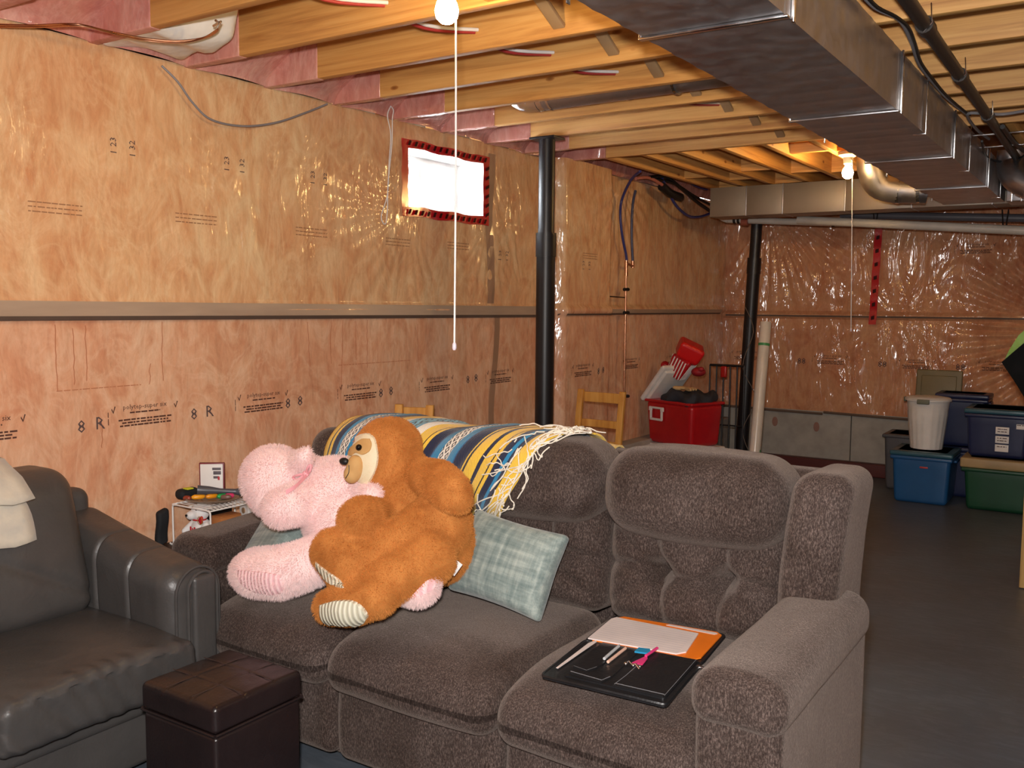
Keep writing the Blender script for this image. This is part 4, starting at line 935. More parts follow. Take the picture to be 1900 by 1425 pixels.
bm_.bump(bm_.math('ADD', wv.outputs['Fac'], bm_.noise(120, 2)), .5, .003)
bl = thing('striped_blanket', 'blue, yellow and navy striped woven blanket with white fringe over sofa back', 'blanket', (-2.0, 2.6, .75))
_bw = waves(41, 1, 4, 12)
_bp = []
for o_ in sofa.children:
    if o_.name.startswith(('head_cushion', 'lower_back', 'rear_panel')): _bp.append((np.array([v.co[:] for v in o_.data.vertices])+ORG[sofa.name], [tuple(p.vertices) for p in o_.data.polygons]))
_bb = bvh_of(join(*_bp)[:2])
XS = np.linspace(-2.75, -1.25, 76); AS = np.linspace(-.55, 3.75, 90); RAD = np.zeros((76, 90)); CY_, CZ_ = 2.72, .83
for i, x in enumerate(XS):
    for j, a in enumerate(AS):           # angle 0 = rear, pi/2 = up, pi = front
        d = np.array([0, math.cos(a), math.sin(a)]); h = _bb.ray_cast(Vector((x, CY_, CZ_)+d*.8), Vector(-d))
        RAD[i, j] = .8-h[3] if h[0] else .15
for _ in range(3): RAD = np.maximum(RAD, np.maximum(np.roll(RAD, 1, 0), np.roll(RAD, -1, 0))*.985)
for _ in range(4): RAD = np.maximum(RAD, (np.roll(RAD, 1, 1)+np.roll(RAD, -1, 1)+RAD)/3); RAD = (np.roll(RAD, 1, 0)+np.roll(RAD, -1, 0)+2*RAD)/4
def bl_pt(u, v):
    """u across the stripes (0 left .. 1 right fringe), v 0 behind the back .. 1 bottom front"""
    u, v = np.asarray(u, float), np.asarray(v, float)
    a = np.interp(v, [0, .3, 1], [.25, 1.45, 3.66])
    x = -2.35+.91*u-(.20+.07*u)*(np.clip(v-.28, 0, 1)/.72)**1.5+.008*_bw(u*4, v*4)
    fi = np.clip((x-XS[0])/(XS[-1]-XS[0])*75, 0, 74.999); fj = np.clip((a-AS[0])/(AS[-1]-AS[0])*89, 0, 88.999); i, j = fi.astype(int), fj.astype(int); p, q_ = fi-i, fj-j
    R_ = (RAD[i, j]*(1-p)+RAD[i+1, j]*p)*(1-q_)+(RAD[i, j+1]*(1-p)+RAD[i+1, j+1]*p)*q_
    R_ = R_+.012+np.abs(.006*np.sin(u*34+v*5)+.005*_bw(u*6, v*3))
    return np.stack([x, CY_+R_*np.cos(a), CZ_+R_*np.sin(a)], 1)
us, vv_ = np.linspace(0, 1, 110), np.linspace(0, 1, 46)
Vb, Fb = grid_sheet(us, vv_, bl_pt)
cl_ = mk('blanket_cloth', (Vb, Fb), bm_.m, bl)
uvl = cl_.data.uv_layers.new(name='UVMap'); li = np.empty(len(cl_.data.loops), dtype=np.int32); cl_.data.loops.foreach_get('vertex_index', li)
UV = np.stack([np.repeat(us, 46), np.tile(vv_, 110)], 1)[li]; uvl.data.foreach_set('uv', UV.ravel())
so = cl_.modifiers.new('thick', 'SOLIDIFY'); so.thickness = .006; so.offset = 1
FRM = simple('white_yarn', hx(238, 230, 214), .8); q = random.Random(5); Y = []
for k in range(80):
    v = q.uniform(.2, 1.0)**.6; u = q.choice([1.0, 1.0, q.uniform(.88, .98)]); P = []; du, dv = q.uniform(-.010, .012), q.uniform(-.012, .02)
    for j in range(8):
        p = bl_pt([u], [min(max(v, .1), 1.0)])[0]; n_ = p-np.array([p[0], CY_, CZ_]); n_ /= np.linalg.norm(n_)
        P.append(p+n_*(.006+.010*q.random())+np.array([0, 0, -.0 if v <= 1 else -(v-1)*.35])); u += du; v += dv; du += q.uniform(-.010, .010); dv += q.uniform(-.014, .014); u = min(u, 1.05)
    Y.append(tube(smoothp(P, 3), .0021, 5))
mk('fringe', join(*Y), FRM, bl, kind='stuff')

# ================================================================== PLUSH TOYS
def Y_(px, py, y): return W(px, py, y=y)
# sloth
sl = thing('plush_sloth', 'big caramel brown plush sloth hugging the pink hippo on the sofa', 'plush toy', (-1.95, 2.3, .48))
hc = Y_(716, 858, 2.32)
skull = [ball(hc, (.118, .125, .135), 16), ball(Y_(722, 828, 2.33), (.10, .115, .095), 14), ball(Y_(704, 870, 2.28), (.085, .09, .10), 14)]
torso = [ball(Y_(768, 945, 2.34), (.150, .14, .16), 18), ball(Y_(805, 1000, 2.35), (.142, .14, .15), 18), ball(Y_(750, 905, 2.34), (.13, .12, .12), 14), ball(Y_(818, 1015, 2.30), (.105, .13, .115), 14)]
arm_r = chain([(Y_(785, 882, 2.29), .055), (Y_(815, 893, 2.22), .064), (Y_(838, 912, 2.19), .060), (Y_(852, 930, 2.18), .040)])
arm_l = chain([(Y_(722, 950, 2.22), .038), (Y_(695, 952, 2.13), .046), (Y_(672, 960, 2.04), .064), (Y_(664, 964, 2.02), .062)])
leg_l = chain([(Y_(812, 978, 2.24), .105), (Y_(755, 1006, 2.13), .086), (Y_(690, 1040, 2.03), .068), (Y_(650, 1040, 1.99), .075), (Y_(618, 1018, 1.98), .062)])
foot_l = chain([(Y_(612, 1025, 1.98), .058), (Y_(640, 1060, 1.985), .060), (Y_(672, 1075, 1.99), .045)])
leg_r = chain([(Y_(795, 1035, 2.14), .085), (Y_(735, 1070, 2.02), .072), (Y_(700, 1095, 1.97), .068)])
foot_r = chain([(Y_(700, 1105, 1.95), .062), (Y_(655, 1120, 1.93), .060), (Y_(612, 1125, 1.93), .050)])
bV = remesh(skull+torso+arm_r+arm_l+leg_l+foot_l+leg_r+foot_r, .008, 4)
body = mk('body', bV, FURB, sl)
fdir = np.array([-.62, -.76, -.10]); fdir /= np.linalg.norm(fdir); fr = dir_rot(fdir)
def decal(center, poly_w, poly_h, dirv, up, mat, name, parent, bulge=.02, th=.012, roll=0, shape=None, n=20, label=None):
    """rounded cloth patch sewn onto a body: a shallow dome facing dirv"""
    z = np.array(dirv, float); z /= np.linalg.norm(z); y = np.array(up, float)-z*np.dot(up, z); y /= np.linalg.norm(y); x = np.cross(y, z)
    c, s = math.cos(roll), math.sin(roll); x, y = c*x+s*y, -s*x+c*y
    V, F = [center+z*bulge], []; R_ = 6
    for i in range(1, R_+1):
        for k in range(n):
            a = 2*PI*k/n; r_ = i/R_; rx, ry = math.cos(a), math.sin(a)
            if shape: rx, ry = shape(rx, ry)
            V.append(center+x*rx*poly_w*r_+y*ry*poly_h*r_+z*(bulge*(1-r_**2)-(th if i == R_ else 0)))
    for k in range(n): F.append((0, 1+k, 1+(k+1) % n))
    for i in range(R_-1):
        for k in range(n): F.append((1+i*n+k, 1+(i+1)*n+k, 1+(i+1)*n+(k+1) % n, 1+i*n+(k+1) % n))
    return mk(name, (np.array(V), F), mat, parent, label=label)
def skin_patch(bvh, poly, mat, name, parent, lift=.006, yplane=1.9, n=14, dome=.0, label=None):
    """cloth patch that follows the body underneath: outline given where it is seen, laid on the surface"""
    P = [np.array(p, float) for p in smoothp([(a, b, 0) for a, b in poly]+[(poly[0][0], poly[0][1], 0)], 4)][:-1]; c = sum(P)/len(P)
    org = np.array([0, 0, EYE]); V, F = [], []; m = len(P); rings = 7
    def hit(px, py, extra):
        d = W(px, py, y=yplane)-org; d /= np.linalg.norm(d); h = bvh.ray_cast(Vector(org), Vector(d))
        if h[0] is None: return None
        return np.array(h[0])+np.array(h[1])*(lift+extra)
    last = None
    h0 = hit(c[0], c[1], dome); V.append(h0)
    for i in range(1, rings+1):
        for k in range(m):
            t = i/rings; q_ = c+(P[k]-c)*t; h = hit(q_[0], q_[1], dome*(1-t*t)-(lift+.004 if i == rings else 0))
            while h is None and t > .1: t -= .08; q_ = c+(P[k]-c)*t; h = hit(q_[0], q_[1], -lift)
            V.append(h if h is not None else h0)
    for k in range(m): F.append((0, 1+(k+1) % m, 1+k))
    for i in range(rings-1):
        for k in range(m): F.append((1+i*m+k, 1+i*m+(k+1) % m, 1+(i+1)*m+(k+1) % m, 1+(i+1)*m+k))
    return mk(name, (np.array(V), F), mat, parent, label=label)
bb = bvh_of(bV)
face = skin_patch(bb, [(686, 801), (697, 810), (702, 830), (704, 850), (700, 872), (690, 893), (680, 906), (662, 896), (650, 880), (644, 850), (646, 828), (656, 810), (670, 802)], CREAM, 'face', sl, .007, label='cream face patch')
skin_patch(bb, [(690, 813), (694, 824), (690, 838), (676, 846), (662, 842), (654, 848), (648, 846), (651, 834), (662, 824), (676, 814)], TANF, 'eye_patch', face, .011)
mz = Y_(662, 868, 2.16); hit = bb.ray_cast(Vector((0, 0, EYE)), Vector(Y_(662, 868, 1.9)-np.array([0, 0, EYE])).normalized())
mz = np.array(hit[0])+np.array(hit[1])*.012
muz = mk('muzzle', remesh([ball(mz+[.004, .004, 0], (.032, .026, .042), 12), ball(mz+[-.004, -.006, -.022], (.028, .024, .030), 10)], .006, 4), TANF, face)
mk('nose', ball(mz+np.array([-.026, -.016, .020]), (.018, .012, .012), 8), BLKPL, muz)
mk('mouth_line', tube(smoothp([mz+[.002, -.024, .012], mz+[.006, -.029, -.010], mz+[-.006, -.031, -.030]], 4), .0014, 5), BLKPL, muz)
hit = bb.ray_cast(Vector((0, 0, EYE)), Vector(Y_(671, 833, 1.9)-np.array([0, 0, EYE])).normalized()); ep = np.array(hit[0])+np.array(hit[1])*.014
mk('eye', ball(ep, .0105, 10), EYE_M, face)
hit = bb.ray_cast(Vector((0, 0, EYE)), Vector(Y_(647, 838, 1.9)-np.array([0, 0, EYE])).normalized())
if hit[0]: mk('eye', ball(np.array(hit[0])+np.array(hit[1])*.008, .010, 10), EYE_M, face)
skin_patch(bb, [(590, 1122), (615, 1114), (650, 1112), (672, 1122), (686, 1142), (676, 1156), (648, 1163), (615, 1161), (592, 1148)], CORDC, 'foot_sole', sl, .008, dome=.006)
skin_patch(bb, [(584, 1040), (604, 1056), (632, 1076), (640, 1092), (624, 1090), (602, 1074), (588, 1060)], CORDC, 'foot_sole', sl, .006)
fur('fur', bV, BLADEB, sl, 60000, .0075, .0005, (0, 0, -.5), skip=lambda P: (np.linalg.norm((P-(hc+[-.06, -.10, -.01]))/np.array([.08, .09, .10]), axis=1) < .95))
tg = Y_(842, 1052, 2.2)
mk('tag', rbox(tg, (.035, .003, .045), .001, (1, 1, 1), 1, rot=RZ(.4)@RY(.6)), WHITE, sl, label='white sewn-in tag'); mk('tag_print', rbox(tg+[0, -.003, 0], (.018, .002, .018), .001, (1, 1, 1), 1, rot=RZ(.4)@RY(.6)), simple('pink_print', hx(216, 90, 100), .6), sl)
# hippo
hp = thing('plush_hippo', 'pink plush hippo with ribbon lying back under the brown sloth', 'plush toy', (-2.3, 2.2, .48))
hbp = [ball(Y_(508, 888, 2.17), (.105, .11, .112), 18), ball(Y_(552, 882, 2.22), (.095, .10, .078), 16), ball(Y_(512, 920, 2.16), (.080, .09, .072), 14), ball(Y_(560, 890, 2.25), (.08, .09, .08), 12)]
hbd = [ball(Y_(625, 925, 2.27), (.155, .14, .14), 18), ball(Y_(645, 965, 2.25), (.15, .14, .135), 18), ball(Y_(600, 900, 2.28), (.11, .10, .09), 14), ball(Y_(660, 900, 2.30), (.09, .1, .08), 12)]
harm = chain([(Y_(575, 925, 2.16), .068), (Y_(540, 938, 2.08), .066), (Y_(522, 943, 2.06), .062)])
hleg = chain([(Y_(618, 1025, 2.14), .075), (Y_(560, 1050, 2.06), .078), (Y_(520, 1062, 2.03), .082), (Y_(478, 1062, 2.02), .078), (Y_(462, 1062, 2.03), .062)])
hleg2 = chain([(Y_(700, 1030, 2.22), .08), (Y_(745, 1068, 2.12), .078), (Y_(775, 1082, 2.09), .068)])
ear = chain([(Y_(556, 862, 2.17), .036), (Y_(564, 848, 2.15), .028), (Y_(569, 838, 2.15), .017)])+[ball(Y_(532, 852, 2.27), (.024, .02, .028), 8)]
arm2 = chain([(Y_(660, 895, 2.30), .06), (Y_(690, 920, 2.20), .04)])
hV = remesh(hbp+hbd+harm+hleg+hleg2+ear+arm2, .008, 4)
mk('body', hV, FURP, hp)
hb_ = bvh_of(hV)
skin_patch(hb_, [(437, 1055), (470, 1058), (505, 1062), (525, 1072), (528, 1100), (500, 1106), (465, 1098), (440, 1080)], CORDP, 'foot_sole', hp, .005)
skin_patch(hb_, [(742, 1078), (770, 1070), (806, 1072), (808, 1092), (775, 1108), (742, 1112)], CORDP, 'foot_sole', hp, .005)
RIB = simple('pink_satin_ribbon', hx(246, 176, 184), .3)
rp = Y_(574, 882, 2.10)
def ribbon(P, w_, name): 
    P = np.array(smoothp(P, 5)); V = np.vstack([np.stack([p+[0, 0, w_/2], p-[0, 0, w_/2]]) for p in P]); return mk(name, (V, [(2*i, 2*i+2, 2*i+3, 2*i+1) for i in range(len(P)-1)]), RIB, hp)
def onskin(px, py, b_, off=.014):
    h = b_.ray_cast(Vector((0, 0, EYE)), Vector(W(px, py, y=1.9)-np.array([0, 0, EYE])).normalized()); return np.array(h[0])+np.array(h[1])*off
try:
    ribbon([onskin(x, y, hb_) for x, y in ((583, 868), (576, 884), (560, 898), (545, 910), (532, 918))], .014, 'ribbon')
    k_ = onskin(570, 888, hb_, .018); mk('ribbon_knot', ball(k_, (.012, .010, .011), 8), RIB, hp)
    mk('ribbon_loop', tube(smoothp([k_, k_+[.020, -.012, .022], k_+[.032, -.010, .034], k_+[.028, -.008, .014], k_], 4), .0042, 6), RIB, hp)
    mk('ribbon_loop', tube(smoothp([k_, k_+[-.026, -.012, -.006], k_+[-.048, -.010, -.016], k_+[-.03, -.008, -.022], k_], 4), .0042, 6), RIB, hp)
except Exception as ex: print('ribbon', ex)
fur('fur', hV, BLADEP, hp, 60000, .0105, .0006, (0, 0, -.4), skip=lambda P: (P[:, 2] < .50) & (P[:, 1] < 2.0))

# ================================================================== OPEN PORTFOLIO ON THE SEAT
FC = [W(1003, 1248, z=.50), W(1236, 1303, z=.50), W(1347, 1172, z=.505), W(1140, 1138, z=.505)]
_seatb = bvh_of(join(*[(np.array([v.co[:] for v in o_.data.vertices])+ORG[sofa.name], [tuple(p.vertices) for p in o_.data.polygons]) for o_ in sofa.children if o_.name.startswith(('seat_cushion', 'lower_back', 'arm'))])[:2])
pf = thing('portfolio', 'open black zip portfolio lying on the right sofa seat', 'portfolio', tuple(sum(FC)/4-np.array([0, 0, .01])))
def seat_z(x, y):
    h = _seatb.ray_cast(Vector((x, y, 2)), Vector((0, 0, -1))); return h[0][2] if h[0] and h[0][2] < .56 else .49
_zs = [seat_z(*((FC[0]*(1-a)+FC[1]*a)*(1-b)+(FC[3]*(1-a)+FC[2]*a)*b)[:2]) for a in (.1, .5, .9) for b in (.1, .5, .9)]
PZ = max(_zs)-.001
def pfp(a, b, h=0):
    """a 0..1 across (left to right), b 0..1 near to far"""
    p = (FC[0]*(1-a)+FC[1]*a)*(1-b)+(FC[3]*(1-a)+FC[2]*a)*b; return np.array([p[0], p[1], PZ+h+.010*(b > .5)*(b-.5)])
def plate(poly, h0, h1, sub=1):
    n = len(poly); V = [pfp(a, b, h0) for a, b in poly]+[pfp(a, b, h1) for a, b in poly]
    return np.array(V), [tuple(range(n))[::-1], tuple(range(n, 2*n))]+[(i, (i+1) % n, n+(i+1) % n, n+i) for i in range(n)]
def rr_(a0, a1, b0, b1, r=.03):
    P = []
    for cx, cy, t0 in ((a1-r, b1-r, 0), (a0+r, b1-r, 90), (a0+r, b0+r, 180), (a1-r, b0+r, 270)):
        for t in (0, 30, 60, 90): P.append((cx+r*math.cos(math.radians(t0+t)), cy+r*math.sin(math.radians(t0+t))))
    return P
cvr = mk('cover', join(plate(rr_(0, 1, 0, .555), .003, .012), plate(rr_(0, 1, .56, 1), .003, .011), plate([(0.02, .54), (.98, .54), (.98, .58), (.02, .58)], 0, .007)), BLKL, pf, False)
mk('binding', tube([pfp(a, b, .010) for a, b in rr_(.004, .996, .004, .556)+[rr_(.004, .996, .004, .556)[0]]], .0045, 6), BLKL, pf)
mk('binding', tube([pfp(a, b, .008) for a, b in rr_(.004, .996, .56, .996)+[rr_(.004, .996, .56, .996)[0]]], .0045, 6), BLKL, pf)
mk('inner_panel', plate(rr_(.16, .965, .045, .565, .02), .012, .016), BLKL, pf, False)
mk('pen_pocket', plate([(.17, .15), (.30, .13), (.34, .20), (.36, .36), (.18, .36)], .016, .020), BLKL, pf, False)
mk('card_pocket', plate([(.19, .07), (.47, .05), (.50, .14), (.50, .50), (.38, .52), (.36, .14), (.20, .12)], .016, .019), BLKL, pf, False)
mk('slip_pocket', plate([(.56, .05), (.95, .05), (.95, .55), (.60, .55)], .016, .019), BLKL, pf, False)
mk('loop', tube([pfp(.50, .30, .022), pfp(.53, .32, .028), pfp(.56, .31, .024), pfp(.60, .30, .028), pfp(.64, .28, .022)], .0028, 6), CHROME, pf)
for a in (.515, .575, .63): mk('snap', ball(pfp(a, .30, .024), .005, 8), CHROME, pf)
mk('stitching', join(*[tube([pfp(*p, .0195) for p in L], .0009, 4) for L in ([(.19, .09), (.46, .07), (.49, .13)], [(.57, .06), (.585, .18), (.60, .54)], [(.955, .06), (.955, .55)], [(.17, .16), (.29, .14), (.33, .21)], [(.57, .07), (.95, .07)])]), simple('grey_thread', hx(120, 120, 124), .6), pf)
mk('zip_pull', rbox(pfp(1.01, .50, .012), (.022, .010, .006), .002, (1, 1, 1), 1), CHROME, pf)
def paperthing(name, poly, h0, h1, m_, label, cat):
    c_ = np.mean([pfp(a, b, h0) for a, b in poly], axis=0); t = mk(name, plate(poly, h0, h1), m_, None, False, label=label, cat=cat); return t
of = paperthing('orange_folder', [(.07, .555), (.93, .565), (.97, .60), (.985, .95), (.93, .985), (.10, .985), (.06, .95)], .013, .0165, ORANGE, 'bright orange card folder inside the open portfolio', 'folder')
paperthing('folder_label', [(.50, .955), (.93, .935), (.95, .955), (.93, .968), (.52, .975)], .0168, .0175, PAPER, 'white paper strip along the far edge of the orange folder', 'paper')
pd = paperthing('notepad', [(.03, .555), (.78, .572), (.84, .62), (.81, .90), (.06, .935), (.03, .90)], .0170, .0205, PAPER, 'white lined notepad on the orange folder', 'paper')
mk('ruling', join(*[mi((np.array([pfp(.06, b, .0209), pfp(.79, b-.005, .0209), pfp(.79, b-.002, .0209), pfp(.06, b+.003, .0209)]), [(0, 1, 2, 3)]), 0) for b in np.arange(.60, .92, .03)]), PAPERL, pd, False, kind='stuff')
paperthing('paper_sheet', [(.060, .10), (.078, .10), (.118, .54), (.10, .555), (.07, .50)], .0165, .0180, PAPER, 'white sheet edge tucked along left side of portfolio', 'paper')
def pen(a0, b0, a1, b1, m_, label, r=.0042):
    p, q_ = pfp(a0, b0, .0255), pfp(a1, b1, .0255); t = thing('pen', label, 'pen', tuple(p)); mk('barrel', tube([p, q_], r, 8), m_, t); d = (q_-p)/np.linalg.norm(q_-p); mk('cap', tube([q_, q_+d*.006], r*.7, 8), CHROME, t); return t
SILV = simple('silver_plastic', hx(190, 194, 196), .3)
pen(.335, .30, .335, .50, SILV, 'silver pen standing in the portfolio pocket, left one'); pen(.385, .27, .40, .49, simple('rose_gold', hx(232, 190, 168), .3), 'rose gold pen in portfolio pocket beside the silver one')
hl = thing('highlighter', 'pink highlighter with blue clip tag in the portfolio', 'pen', tuple(pfp(.58, .40, .02)))
mk('tag_flag', plate([(.545, .33), (.635, .33), (.625, .42), (.60, .46)], .0225, .0240), simple('magenta_card', hx(226, 60, 126), .4), hl, False)
mk('barrel', tube([pfp(.60, .44, .026), pfp(.625, .57, .026)], .004, 8), bpy.data.materials['magenta_card'], hl)
mk('blue_clip', plate([(.50, .45), (.60, .46), (.61, .49), (.59, .52), (.50, .51)], .0265, .031), simple('cyan_plastic', hx(40, 144, 190), .35), hl, False)

# ================================================================== SIDE TABLE, WIRE RACK AND WHAT STANDS ON IT
st_ = thing('side_table', 'small dark side table in the corner between loveseat and sofa', 'table', (-2.94, 2.32, 0))
TZ = .50
mk('table_top', rbox((-2.945, 2.33, TZ-.015), (.30, .62, .03), .006), simple('dark_table_wood', hx(40, 30, 28), .45, c2=hx(54, 42, 38)), st_)
for x in (-3.07, -2.82):
    for y in (2.05, 2.60): mk('leg', rbox((x, y, (TZ-.03)/2), (.035, .035, TZ-.03), .004, (1, 1, 1), 1), bpy.data.materials['dark_table_wood'], st_)
WIREW = simple('white_coated_wire', hx(238, 236, 232), .3)
rk = thing('wire_rack', 'white wire shelf rack on the side table beside sofa arm', 'shelf', (-2.94, 2.39, TZ))
rx0, rx1, ry0, ry1, rz = -3.04, -2.82, 2.26, 2.56, .66
def bent(y): return smoothp([(rx0+.02, y, TZ+.004), (rx0, y, TZ+.010), (rx0, y, TZ+.05), (rx0, y, rz-.015), (rx0+.012, y, rz), (rx0+.05, y, rz)], 4)
for x, s in ((rx0, 1), (rx1, -1)):
    for y in (ry0, ry1): mk('leg', tube(smoothp([(x-s*.02, y, TZ+.005), (x, y, TZ+.006), (x, y, TZ+.06), (x, y, rz-.02), (x+s*.004, y, rz-.004), (x+s*.02, y, rz)], 4), .0034, 8), WIREW, rk)
mk('rim', tube([(rx0, ry0, rz), (rx1, ry0, rz), (rx1, ry1, rz), (rx0, ry1, rz), (rx0, ry0, rz)], .0032, 8), WIREW, rk)
for i in range(15): y = ry0+.02+i*.0187; mk('wire', tube([(rx0, y, rz+.003), (rx1, y, rz+.003)], .0019, 6), WIREW, rk)
for x in (rx0+.08, rx0+.17): mk('wire', tube([(x, ry0, rz-.002), (x, ry1, rz-.002)], .0022, 6), WIREW, rk)
RZt = rz+.0055
# white boxed card with red trim
bk = thing('boxed_card', 'white boxed card with red trim standing upright on the wire rack', 'box', (-3.02, 2.46, RZt))
mk('box', rbox((-3.035, 2.445, RZt+.066), (.014, .098, .132), .002, (1, 1, 1), 1, rot=RZ(-.9)), simple('dark_red_card', hx(120, 40, 50), .5), bk)
fn_ = RZ(-.9)@np.array([1, 0, 0]); fy = RZ(-.9)@np.array([0, 1, 0]); cc = np.array([-3.035, 2.445, RZt+.066])
mk('front_face', rbox(cc+fn_*.0085, (.004, .088, .122), .001, (1, 1, 1), 1, rot=RZ(-.9)), WHITE, bk)
mk('printed_picture', join(rbox(cc+fn_*.011+fy*.02+[0, 0, .042], (.001, .034, .010), .0004, (1, 1, 1), 1, rot=RZ(-.9)), rbox(cc+fn_*.011+fy*.022+[0, 0, .026], (.001, .030, .014), .0004, (1, 1, 1), 1, rot=RZ(-.9)), rbox(cc+fn_*.011+fy*.018+[0, 0, .008], (.001, .022, .010), .0004, (1, 1, 1), 1, rot=RZ(-.9))), simple('grey_print', hx(96, 90, 96), .6), bk)
mk('printed_accent', rbox(cc+fn_*.0116+fy*.028+[0, 0, .004], (.001, .008, .014), .0004, (1, 1, 1), 1, rot=RZ(-.9)), simple('red_print', hx(190, 50, 60), .6), bk)
# clear plate with coloured sweets
pl_ = thing('clear_dish', 'round clear plastic dish holding coloured pieces on the wire rack', 'dish', (-2.95, 2.38, RZt))
cg = MT('clear_plastic'); cg.set(Roughness=.12, Transmission_Weight=.75); cg.col(hx(214, 196, 176)); cg.b.inputs['IOR'].default_value = 1.2
mk('dish', lathe([(.03, 0), (.085, .002), (.108, .012), (.112, .016), (.108, .018), (.084, .006), (.03, .004)], 32, (-2.95, 2.385, RZt)), cg.m, pl_)
for i, (cx, cy, c_, L, a) in enumerate([(-2.99, 2.34, (236, 160, 30), .05, .5), (-2.96, 2.38, (232, 150, 24), .045, .3), (-2.93, 2.405, (30, 160, 80), .04, .2), (-2.91, 2.425, (214, 60, 110), .035, .6), (-3.005, 2.30, (150, 60, 40), .03, 1.2), (-2.90, 2.40, (120, 90, 80), .04, 0.9)]):
    d = np.array([math.sin(a), math.cos(a), 0]); p = np.array([cx, cy, RZt+.016]); mk('sweet', tube([p-d*L/2, p-d*L*.3, p+d*L*.3, p+d*L/2], [.005, .010, .010, .005], 8), simple('sweet_colour_%d' % i, hx(*c_), .35), pl_)
# grey nozzle resting across the dish
nz = thing('vacuum_nozzle', 'dark grey plastic vacuum nozzle lying across the rack', 'nozzle', (-2.88, 2.38, RZt+.03))
a, b = np.array([-3.00, 2.335, .706]), np.array([-2.815, 2.475, .702])
a, b = W(366, 909, y=2.34), W(468, 917, y=2.50); a[2] = max(a[2], .69); b[2] = max(b[2], .688); dd = b-a
GRYP = simple('dark_grey_plastic', hx(78, 80, 88), .35)
mk('nozzle_tube', tube([a, a+dd*.2, a+dd*.42, a+dd*.7], [.019, .017, .010, .011], 16), GRYP, nz)
mk('nozzle_collar', tube([a+dd*.7, a+dd*.8, a+dd*.82, a+dd*1.05], [.012, .017, .019, .019], 16), GRYP, nz)
for t_ in (.84, .9, .96): mk('ridge', tube([a+dd*t_, a+dd*(t_+.025)], .0208, 16), BLKPL, nz)
# white plush bear with a flag on its chest
bp = np.array([-2.965, 2.335, TZ]); br = thing('plush_bear', 'small white plush bear with red tag and red flag patch inside wire rack', 'plush toy', tuple(bp))
sc_ = 1.15
bV2 = remesh([ball(bp+np.array([0, 0, .045])*sc_, np.array((.040, .036, .045))*sc_, 12), ball(bp+np.array([.008, -.012, .112])*sc_, np.array((.032, .030, .028))*sc_, 12), ball(bp+np.array([-.006, -.038, .104])*sc_, np.array((.018, .016, .015))*sc_, 10),
      ball(bp+np.array([-.016, .004, .138])*sc_, .011, 8), ball(bp+np.array([.036, .002, .130])*sc_, .011, 8)]+chain([(bp+np.array([-.03, -.01, .07])*sc_, .014), (bp+np.array([-.045, -.035, .045])*sc_, .012)])+chain([(bp+np.array([.034, -.01, .07])*sc_, .014), (bp+np.array([.042, -.035, .05])*sc_, .012)])+chain([(bp+np.array([-.02, -.02, .022])*sc_, .017), (bp+np.array([-.04, -.06, .018])*sc_, .014)])+chain([(bp+np.array([.02, -.02, .022])*sc_, .017), (bp+np.array([.035, -.06, .018])*sc_, .014)]), .004, 4)
mk('body', bV2, WPLUSH, br)
vw = np.array([0, 0, EYE])-(bp+[0, 0, .1]); vw /= np.linalg.norm(vw); sx_ = np.cross(vw, [0, 0, 1]); sx_ /= np.linalg.norm(sx_)
b2_ = bvh_of(bV2)
def onb(px, py, off=.001): 
    h = b2_.ray_cast(Vector((0, 0, EYE)), Vector(W(px, py, y=1.0)-np.array([0, 0, EYE])).normalized()); return (np.array(h[0])+np.array(h[1])*off) if h[0] else None
from types import SimpleNamespace
hcn = bp+np.array([.008, -.012, .112])*sc_
for dx, dz in ((-.014, .010), (.010, .008)): mk('eye', ball(hcn+vw*.026-sx_*dx+np.array([0, 0, dz]), .0035, 8), EYE_M, br)
mk('nose', ball(bp+np.array([-.010, -.054, .106])*sc_, (.006, .004, .005), 8), EYE_M, br)
FLR = simple('flag_red', hx(196, 30, 44), .6)
fc_ = bp+np.array([.0, -.034, .058])*sc_+vw*.012
mk('flag_patch', join(*[rbox(fc_+np.array([dx, -.004, 0]), (w_, .003, .018), .0006, (1, 1, 1), 1) for dx, w_ in ((-.0115, .007), (.0115, .007))]+[ball(fc_+np.array([0, -.004, 0]), (.004, .002, .005), 6)]), FLR, br)
mk('heart_tag', join(ball(hcn+np.array([.040, -.030, -.022]), (.013, .004, .014), 8), ball(hcn+np.array([.046, -.030, -.012]), (.008, .004, .008), 8)), FLR, br, label='red heart tag with gold edge')
mk('tag_rim', tube([hcn+np.array([.040+.014*math.cos(t), -.034, -.021+.015*math.sin(t)]) for t in np.linspace(0, 2*PI, 14)], .0012, 5), simple('gold_rim', hx(220, 180, 70), .3, metal=.6), br)
mk('neck_ribbon', tube([hcn+np.array([.026*math.cos(t), -.004+.024*math.sin(t), -.026]) for t in np.linspace(0, 2*PI, 16)], .0028, 6), FLR, br)
